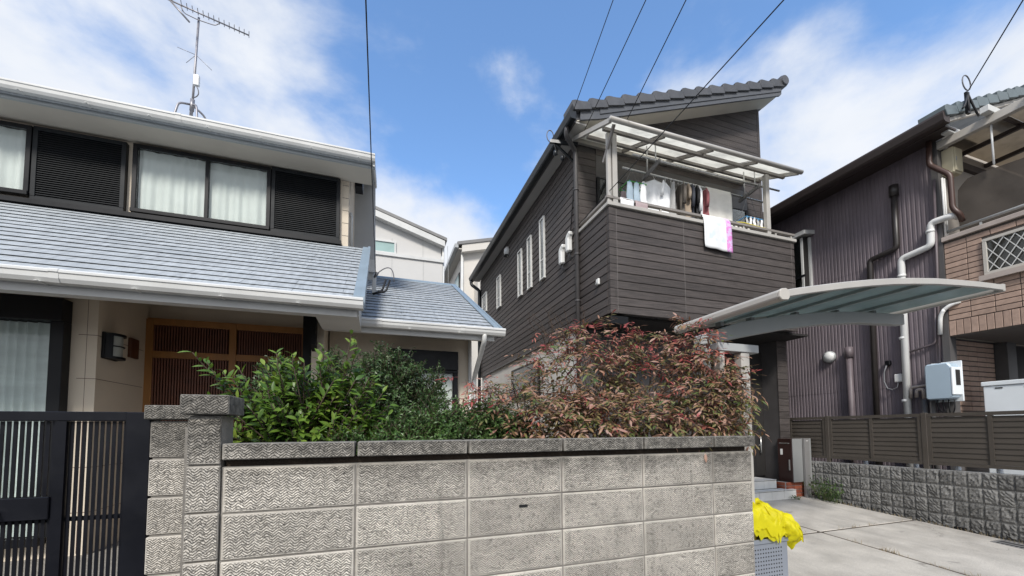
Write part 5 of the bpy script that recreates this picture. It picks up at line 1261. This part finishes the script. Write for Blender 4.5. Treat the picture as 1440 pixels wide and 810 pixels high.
def finish_plant(t, leaves, mat, n_obj, protos, small=False):
    """leaves: list of (matrix, proto index, scale); the ones nearest the street become single leaf objects"""
    leaves.sort(key=lambda a: a[0].translation.y)
    ms = []
    for vs, fs in protos:
        ms.append(MB().add(vs, fs).mesh('leaf', mat, smooth=True, fix=False))
    for m, i, s in leaves[:n_obj]: link('leaf', ms[i], t, m @ Matrix.Scale(s, 4))
    rest = MB()
    for m, i, s in leaves[n_obj:]:
        vs, fs = protos[i]; rest.add([m @ (Vector(v)*s) for v in vs], fs)
    if rest.v: tag(rest.build('foliage', mat, t, smooth=not small, fix=False), kind='stuff')

# --- bright green broad leaved shrub
lau = thing('laurel_shrub', 'bright green broad leaved shrub growing beside the gate pillar', 'shrub', (-0.40, 2.62, 0.98))
r1 = random.Random(11); base = Vector((-0.38, 2.62, 0.97)); leaves = []; wood = MB()
protos = [leaf_verts(1, 0.36, 0.25, 0.18), leaf_verts(1, 0.42, 0.2, 0.3), leaf_verts(1, 0.32, 0.4, 0.08)]
tips = []
for k in range(190):
    a = r1.uniform(-math.pi, math.pi); e = r1.uniform(-0.15, 1.3)
    q = Vector((math.cos(a)*math.cos(e)*0.50, math.sin(a)*math.cos(e)*0.24 - 0.06, 0.22 + math.sin(e)*0.40))
    tips.append(Vector((-0.40, 2.58, 1.42)) + q*r1.uniform(0.72, 1.03))
tips += [Vector((-0.93, 2.50, 2.02)), Vector((-0.86, 2.48, 1.97)), Vector((-0.80, 2.52, 1.93)), Vector((-0.15, 2.45, 2.16)), Vector((-0.12, 2.5, 2.12)), Vector((-0.70, 2.42, 1.62)), Vector((-0.30, 2.5, 2.08)), Vector((-0.52, 2.40, 2.02))]
for tip in tips:
    p0 = base + Vector((r1.uniform(-.12, .12), r1.uniform(-.08, .08), r1.uniform(0.1, 0.4)))
    mid = p0.lerp(tip, 0.5) + Vector((0, 0, 0.06)); cv = arc(p0, mid, tip, 8)
    wood.tube(cv, [0.008-0.0007*i for i in range(9)], 5)
    n = r1.randint(16, 24)
    for i in range(n):
        t = 0.42 + 0.58*i/(n-1); j = min(int(t*8), 7); p = cv[j].lerp(cv[j+1], t*8-j); ax = (cv[j+1]-cv[j]).normalized()
        out = rv(r1); out = (out - ax*out.dot(ax)).normalized()
        d = (out*(1.05-0.35*t) + ax*(0.22+0.45*t) + Vector((0, -0.22, -0.05))).normalized()
        L = r1.uniform(0.046, 0.084)*(0.8 if t > 0.93 else 1)
        leaves.append((frame(p, d, (ax*0.6 + Vector((0, -0.5, 0.8)) + rv(r1)*0.4)), r1.randrange(3), L))
wood.build('stems', 'bark', lau, smooth=True)
finish_plant(lau, leaves, 'leaf_laurel', 290, protos)

# --- fine leaved evergreens
def fine_shrub(label, blobs, mat, n_twig, seed, lsize, base):
    t = thing('evergreen_shrub', label, 'shrub', base); r = random.Random(seed); lv = MB(); wd = MB()
    wsum = [b[3]*b[4]*b[5] for b in blobs]
    for k in range(n_twig):
        b = r.choices(blobs, wsum)[0]; c = Vector(b[:3]); q = rv(r)
        s = r.uniform(0.45, 1.0)**0.5 * r.uniform(0.86, 1.16)
        tip = c + Vector((q.x*b[3], q.y*b[4], q.z*b[5]))*s
        d0 = (Vector((q.x, q.y, q.z*0.8+0.35)) + rv(r)*0.45).normalized(); ln = r.uniform(0.09, 0.20)
        p0 = tip - d0*ln; side = rv(r)*0.03
        cv = arc(p0, p0.lerp(tip, 0.5)+side, tip, 5)
        wd.tube([cv[0], cv[2], cv[5]], [0.003, 0.002, 0.001], 4)
        n = r.randint(14, 22)
        for i in range(n):
            tt = i/(n-1)*5; j = min(int(tt), 4); p = cv[j].lerp(cv[j+1], tt-j); ax = (cv[j+1]-cv[j]).normalized()
            o = rv(r); o = (o - ax*o.dot(ax)).normalized(); d = o*0.9 + ax*0.6
            M_ = frame(p, d, ax + Vector((0, 0, 0.6)) + rv(r)*0.5)
            vs, fs = leaf_small(lsize*r.uniform(0.7, 1.25), lsize*0.52)
            lv.add([M_ @ Vector(v) for v in vs], fs)
    bp = Vector(base)
    for k in range(9):
        b = blobs[k % len(blobs)]; q = rv(r)
        tp = Vector((b[0]+q.x*b[3]*0.5, b[1]+q.y*b[4]*0.5, b[2]+0.3*b[5]))
        wd.tube(arc(bp + Vector((r.uniform(-.05, .05), r.uniform(-.05, .05), 0)), bp.lerp(tp, 0.5)+Vector((0, 0, 0.05)), tp, 5), [0.012, 0.010, 0.008, 0.006, 0.004, 0.003], 5)
    wd.build('stems', 'bark', t, smooth=True)
    tag(lv.build('foliage', mat, t, fix=False), kind='stuff')
    return t
fine_shrub('tall dark fine leaved evergreen shrub in front of the wing window', [(0.10, 2.85, 1.78, 0.29, 0.24, 0.42), (0.24, 2.82, 1.65, 0.30, 0.24, 0.40), (-0.02, 2.85, 2.0, 0.18, 0.15, 0.22), (0.40, 2.9, 1.95, 0.09, 0.08, 0.18), (0.15, 2.82, 2.05, 0.10, 0.1, 0.18)], 'leaf_dark', 1250, 3, 0.024, (0.12, 2.85, 0.97))
fine_shrub('small dark fine leaved shrub behind the bright green shrub by the pillar', [(-0.62, 2.95, 1.82, 0.20, 0.17, 0.30), (-0.28, 2.98, 1.95, 0.14, 0.12, 0.25)], 'leaf_dark', 380, 5, 0.023, (-0.5, 2.95, 0.97))
fine_shrub('low rounded mid green shrub just above the coping between laurel and red nandina', [(0.42, 2.50, 1.56, 0.34, 0.22, 0.25), (0.72, 2.55, 1.57, 0.26, 0.22, 0.26), (0.15, 2.42, 1.54, 0.24, 0.16, 0.17), (0.92, 2.5, 1.56, 0.16, 0.16, 0.18)], 'leaf_mid', 1350, 8, 0.023, (0.45, 2.5, 0.97))
fine_shrub('low dark ground shrub below the laurel leaves', [(-0.18, 2.40, 1.46, 0.24, 0.14, 0.18), (-0.42, 2.36, 1.42, 0.16, 0.12, 0.14)], 'leaf_mid', 330, 9, 0.021, (-0.25, 2.42, 0.97))

# --- nandina
nan = thing('nandina_shrub', 'large heavenly bamboo shrub with bronze and red drooping leaves above the wall', 'shrub', (1.75, 2.7, 0.98))
r3 = random.Random(21); leaves = []; reds = []; wood = MB()
protos = [leaf_verts(1, 0.30, 0.2, 0.22), leaf_verts(1, 0.26, 0.3, 0.40), leaf_verts(1, 0.33, 0.15, 0.10)]
blobs = [(1.55, 2.78, 2.02, 0.42, 0.30, 0.36, 1.0), (2.20, 2.72, 1.95, 0.42, 0.30, 0.42, 1.1), (2.60, 2.66, 1.75, 0.34, 0.26, 0.34, 0.7), (1.05, 2.70, 1.70, 0.40, 0.28, 0.26, 0.8), (1.75, 2.42, 1.62, 0.85, 0.16, 0.20, 0.9), (1.72, 2.85, 2.27, 0.40, 0.28, 0.22, 0.7), (2.25, 2.8, 2.2, 0.30, 0.22, 0.22, 0.35), (1.25, 2.40, 1.66, 0.55, 0.14, 0.18, 0.55), (2.25, 2.38, 1.72, 0.55, 0.14, 0.22, 0.7), (2.72, 2.40, 1.80, 0.26, 0.12, 0.30, 0.5), (2.42, 2.46, 2.0, 0.34, 0.13, 0.22, 0.5), (1.0, 2.5, 1.74, 0.42, 0.16, 0.20, 0.6), (1.35, 2.55, 2.0, 0.40, 0.15, 0.28, 0.5), (2.42, 2.62, 2.30, 0.26, 0.12, 0.16, 0.4), (2.58, 2.38, 1.9, 0.20, 0.09, 0.22, 0.45), (1.6, 2.34, 1.62, 0.8, 0.10, 0.14, 0.6)]
def spray(p, d, n, size, dst, rachis=0.17):
    d = d.normalized(); e = p + d*rachis + Vector((0, 0, -0.05)); cv = arc(p, p.lerp(e, 0.5)+Vector((0, 0, 0.025)), e, 6)
    wood.tube([cv[0], cv[3], cv[6]], [0.0022, 0.0016, 0.001], 4)
    sd = d.cross(Vector((0, 0, 1)))
    sd = sd.normalized() if sd.length > 1e-3 else Vector((1, 0, 0))
    for i in range(n):
        t = 0.25 + 0.75*i/(n-1); j = min(int(t*6), 5); q = cv[j].lerp(cv[j+1], t*6-j); s_ = 1 if i % 2 else -1
        if i == n-1: ld = d + Vector((0, 0, -0.35))
        else: ld = sd*s_*0.95 + d*0.55 + Vector((0, 0, r3.uniform(-0.60, 0.12)))
        ld = ld + rv(r3)*0.22
        dst.append((frame(q, ld, Vector((0, -0.45, 1)) + rv(r3)*0.35), r3.randrange(3), size*r3.uniform(0.7, 1.25)))
for k in range(1900):
    b = r3.choices(blobs, [x[6] for x in blobs])[0]; c = Vector(b[:3]); q = rv(r3)
    p = c + Vector((q.x*b[3], q.y*b[4], q.z*b[5]))*r3.uniform(0.5, 1.0)
    if p.x > 1.12*p.y: continue
    d = Vector((q.x, q.y*0.8-0.25, q.z*0.3+0.08)) + rv(r3)*0.6
    spray(p, d, r3.randint(6, 10), r3.uniform(0.042, 0.060), reds if (p.z > 2.12 and r3.random() < 0.30) or r3.random() < 0.06 else leaves)
# red young sprays and hanging ones
for c, s, n in (((0.66, 2.82, 1.86), (0.16, 0.08, 0.13), 16), ((0.85, 2.75, 1.90), (0.20, 0.10, 0.07), 14), ((2.78, 2.55, 2.02), (0.22, 0.10, 0.12), 16), ((2.5, 2.5, 2.10), (0.2, 0.1, 0.1), 8), ((1.45, 2.62, 2.28), (0.35, 0.12, 0.14), 16), ((1.85, 2.42, 1.86), (0.5, 0.1, 0.15), 10), ((2.2, 2.6, 2.35), (0.35, 0.1, 0.08), 9)):
    for k in range(n):
        p = Vector(c) + Vector((r3.uniform(-1, 1)*s[0], r3.uniform(-1, 1)*s[1], r3.uniform(-1, 1)*s[2]))
        spray(p, rv(r3)+Vector((0, -0.3, 0.1)), r3.randint(6, 9), 0.040, reds, 0.12)
for (x, y, z) in ((2.03, 2.06, 1.60), (2.0, 2.10, 1.63), (1.15, 2.12, 1.60), (1.6, 2.12, 1.6), (0.92, 2.18, 1.62), (2.55, 2.2, 1.62), (1.8, 2.1, 1.62)):
    spray(Vector((x, y, z)), Vector((r3.uniform(-.3, .3), -0.25, -0.8)), 7, 0.058, leaves, 0.12)
for (x, y, z) in ((2.95, 2.50, 1.68), (2.90, 2.45, 1.95)): spray(Vector((x, y, z)), Vector((0.6, -0.2, -0.5)), 7, 0.058, leaves, 0.16)
for k in range(26):
    b = blobs[k % len(blobs)]; tp = Vector((b[0]+r3.uniform(-.7, .7)*b[3], b[1]+r3.uniform(-.6, .6)*b[4], b[2]+r3.uniform(0.1, 0.9)*b[5]))
    bp = Vector((1.1+1.35*r3.random(), 2.7+r3.uniform(-.12, .12), 0.97))
    wood.tube(arc(bp, Vector((bp.x*0.6+tp.x*0.4, bp.y, (bp.z+tp.z)/2)), tp, 8), [0.011-0.001*i for i in range(9)], 6)
for k in range(16):
    p = Vector((1.28+r3.uniform(-.10, .25), 2.8+r3.uniform(-.1, .1), 2.22)); e = p + Vector((r3.uniform(-.22, .12), r3.uniform(-.1, .1), r3.uniform(.15, .34)))
    wood.tube(arc(p, p.lerp(e, .5)+Vector((0.03, 0, 0)), e, 5), [0.004, 0.0035, 0.003, 0.0025, 0.002, 0.001], 4)
    for j in range(4):
        q = p.lerp(e, 0.4+0.18*j); wood.tube([q, q+Vector((r3.uniform(-.09, .09), r3.uniform(-.05, .05), r3.uniform(.0, .08)))], [0.002, 0.001], 4)
wood.build('stems', 'bark', nan, smooth=True)
finish_plant(nan, leaves, 'leaf_nandina', 290, protos)
rd = MB()
for m, i, s in reds: rd.add([m @ (Vector(v)*s) for v in protos[i][0]], protos[i][1])
tag(rd.build('young_red_foliage', 'leaf_red', nan, smooth=True, fix=False), 'bright red young leaves', kind='stuff')

# --- weeds
wd_ = thing('weed_clump', 'clump of green weeds growing at the foot of the low stone wall', 'weed', (7.02, 4.62, gz(4.62)))
r4 = random.Random(5); wm = MB(); wsd = MB(); pr_w = leaf_verts(1, 0.34, 0.2, 0.3)
for k in range(46):
    p = Vector((7.06+r4.uniform(-.10, .05), 4.62+r4.uniform(-.22, .2), gz(4.62)-0.01)); e = p + Vector((r4.uniform(-.22, .08), r4.uniform(-.16, .16), r4.uniform(.12, .40)))
    cv = arc(p, p.lerp(e, .6)+Vector((0, 0, .05)), e, 5); wsd.tube(cv, [0.003, 0.003, 0.0025, 0.002, 0.0015, 0.001], 4)
    for i in range(9):
        q = cv[min(5, 1+i//2)]; M_ = frame(q, rv(r4)+Vector((0, 0, 0.3)), Vector((0, 0, 1))+rv(r4)*0.3); L = r4.uniform(.025, .06)
        wm.add([M_ @ (Vector(v)*L) for v in pr_w[0]], pr_w[1])
wsd.build('stems', 'leaf_weed', wd_, fix=False); tag(wm.build('foliage', 'leaf_weed', wd_, smooth=True, fix=False), kind='stuff')
jw = MB()
def blade(p, h, lean, w=0.004):
    e = p + Vector((lean[0], lean[1], h)); m = p.lerp(e, 0.55) + Vector((0, 0, h*0.15))
    jw.add([p+Vector((-w, 0, 0)), p+Vector((w, 0, 0)), m+Vector((w*0.7, 0, 0)), m+Vector((-w*0.7, 0, 0)), e], [(0, 1, 2, 3), (3, 2, 4)])
for k in range(420):
    c = r4.random()
    if r4.random() < 0.62:
        y = 1.95+1.5*abs(c-0.15); p = Vector((5.2025+r4.uniform(-.010, .010), y, gz(y)-0.015)); dens = max(0, mnoise.noise(Vector((y*4.5, 0, 3)))+0.15)
    else:
        x = 4.6+2.4*c; p = Vector((x, 3.5025+r4.uniform(-.009, .009), gz(3.5)-0.015)); dens = max(0, mnoise.noise(Vector((x*4.0, 5, 1)))+0.05)
    if r4.random() > dens*2.2: continue
    blade(p, r4.uniform(.02, .07), (r4.uniform(-.04, .04), r4.uniform(-.03, .03)))
for k in range(160):
    y = 2.2+2.6*r4.random(); p = Vector((7.075+r4.uniform(-.02, .02), y, gz(y)-0.005)); blade(p, r4.uniform(.015, .05), (r4.uniform(-.03, .01), r4.uniform(-.02, .02)))
jo = jw.build('joint_weeds', 'dry_weed', None, fix=False)
tag(jo, 'sparse dry weeds growing from the driveway joints', 'weeds', kind='stuff')
for (x, y) in ((6.55, 4.84), (6.62, 4.80), (6.66, 4.86)):
    m = MB()
    for k in range(30):
        M_ = frame(Vector((x+r4.uniform(-.05, .05), y+r4.uniform(-.03, .03), gz(y)+r4.uniform(0, .05))), rv(r4)+Vector((0, 0, .5)), Vector((0, 0, 1))); L = r4.uniform(.02, .045)
        m.add([M_ @ (Vector(v)*L) for v in pr_w[0]], pr_w[1])
    o = m.build('small_weed', 'leaf_weed', None, smooth=True, fix=False); tag(o, 'tiny green weed at the foot of the white steps', 'weed', 'weeds by the entrance steps')
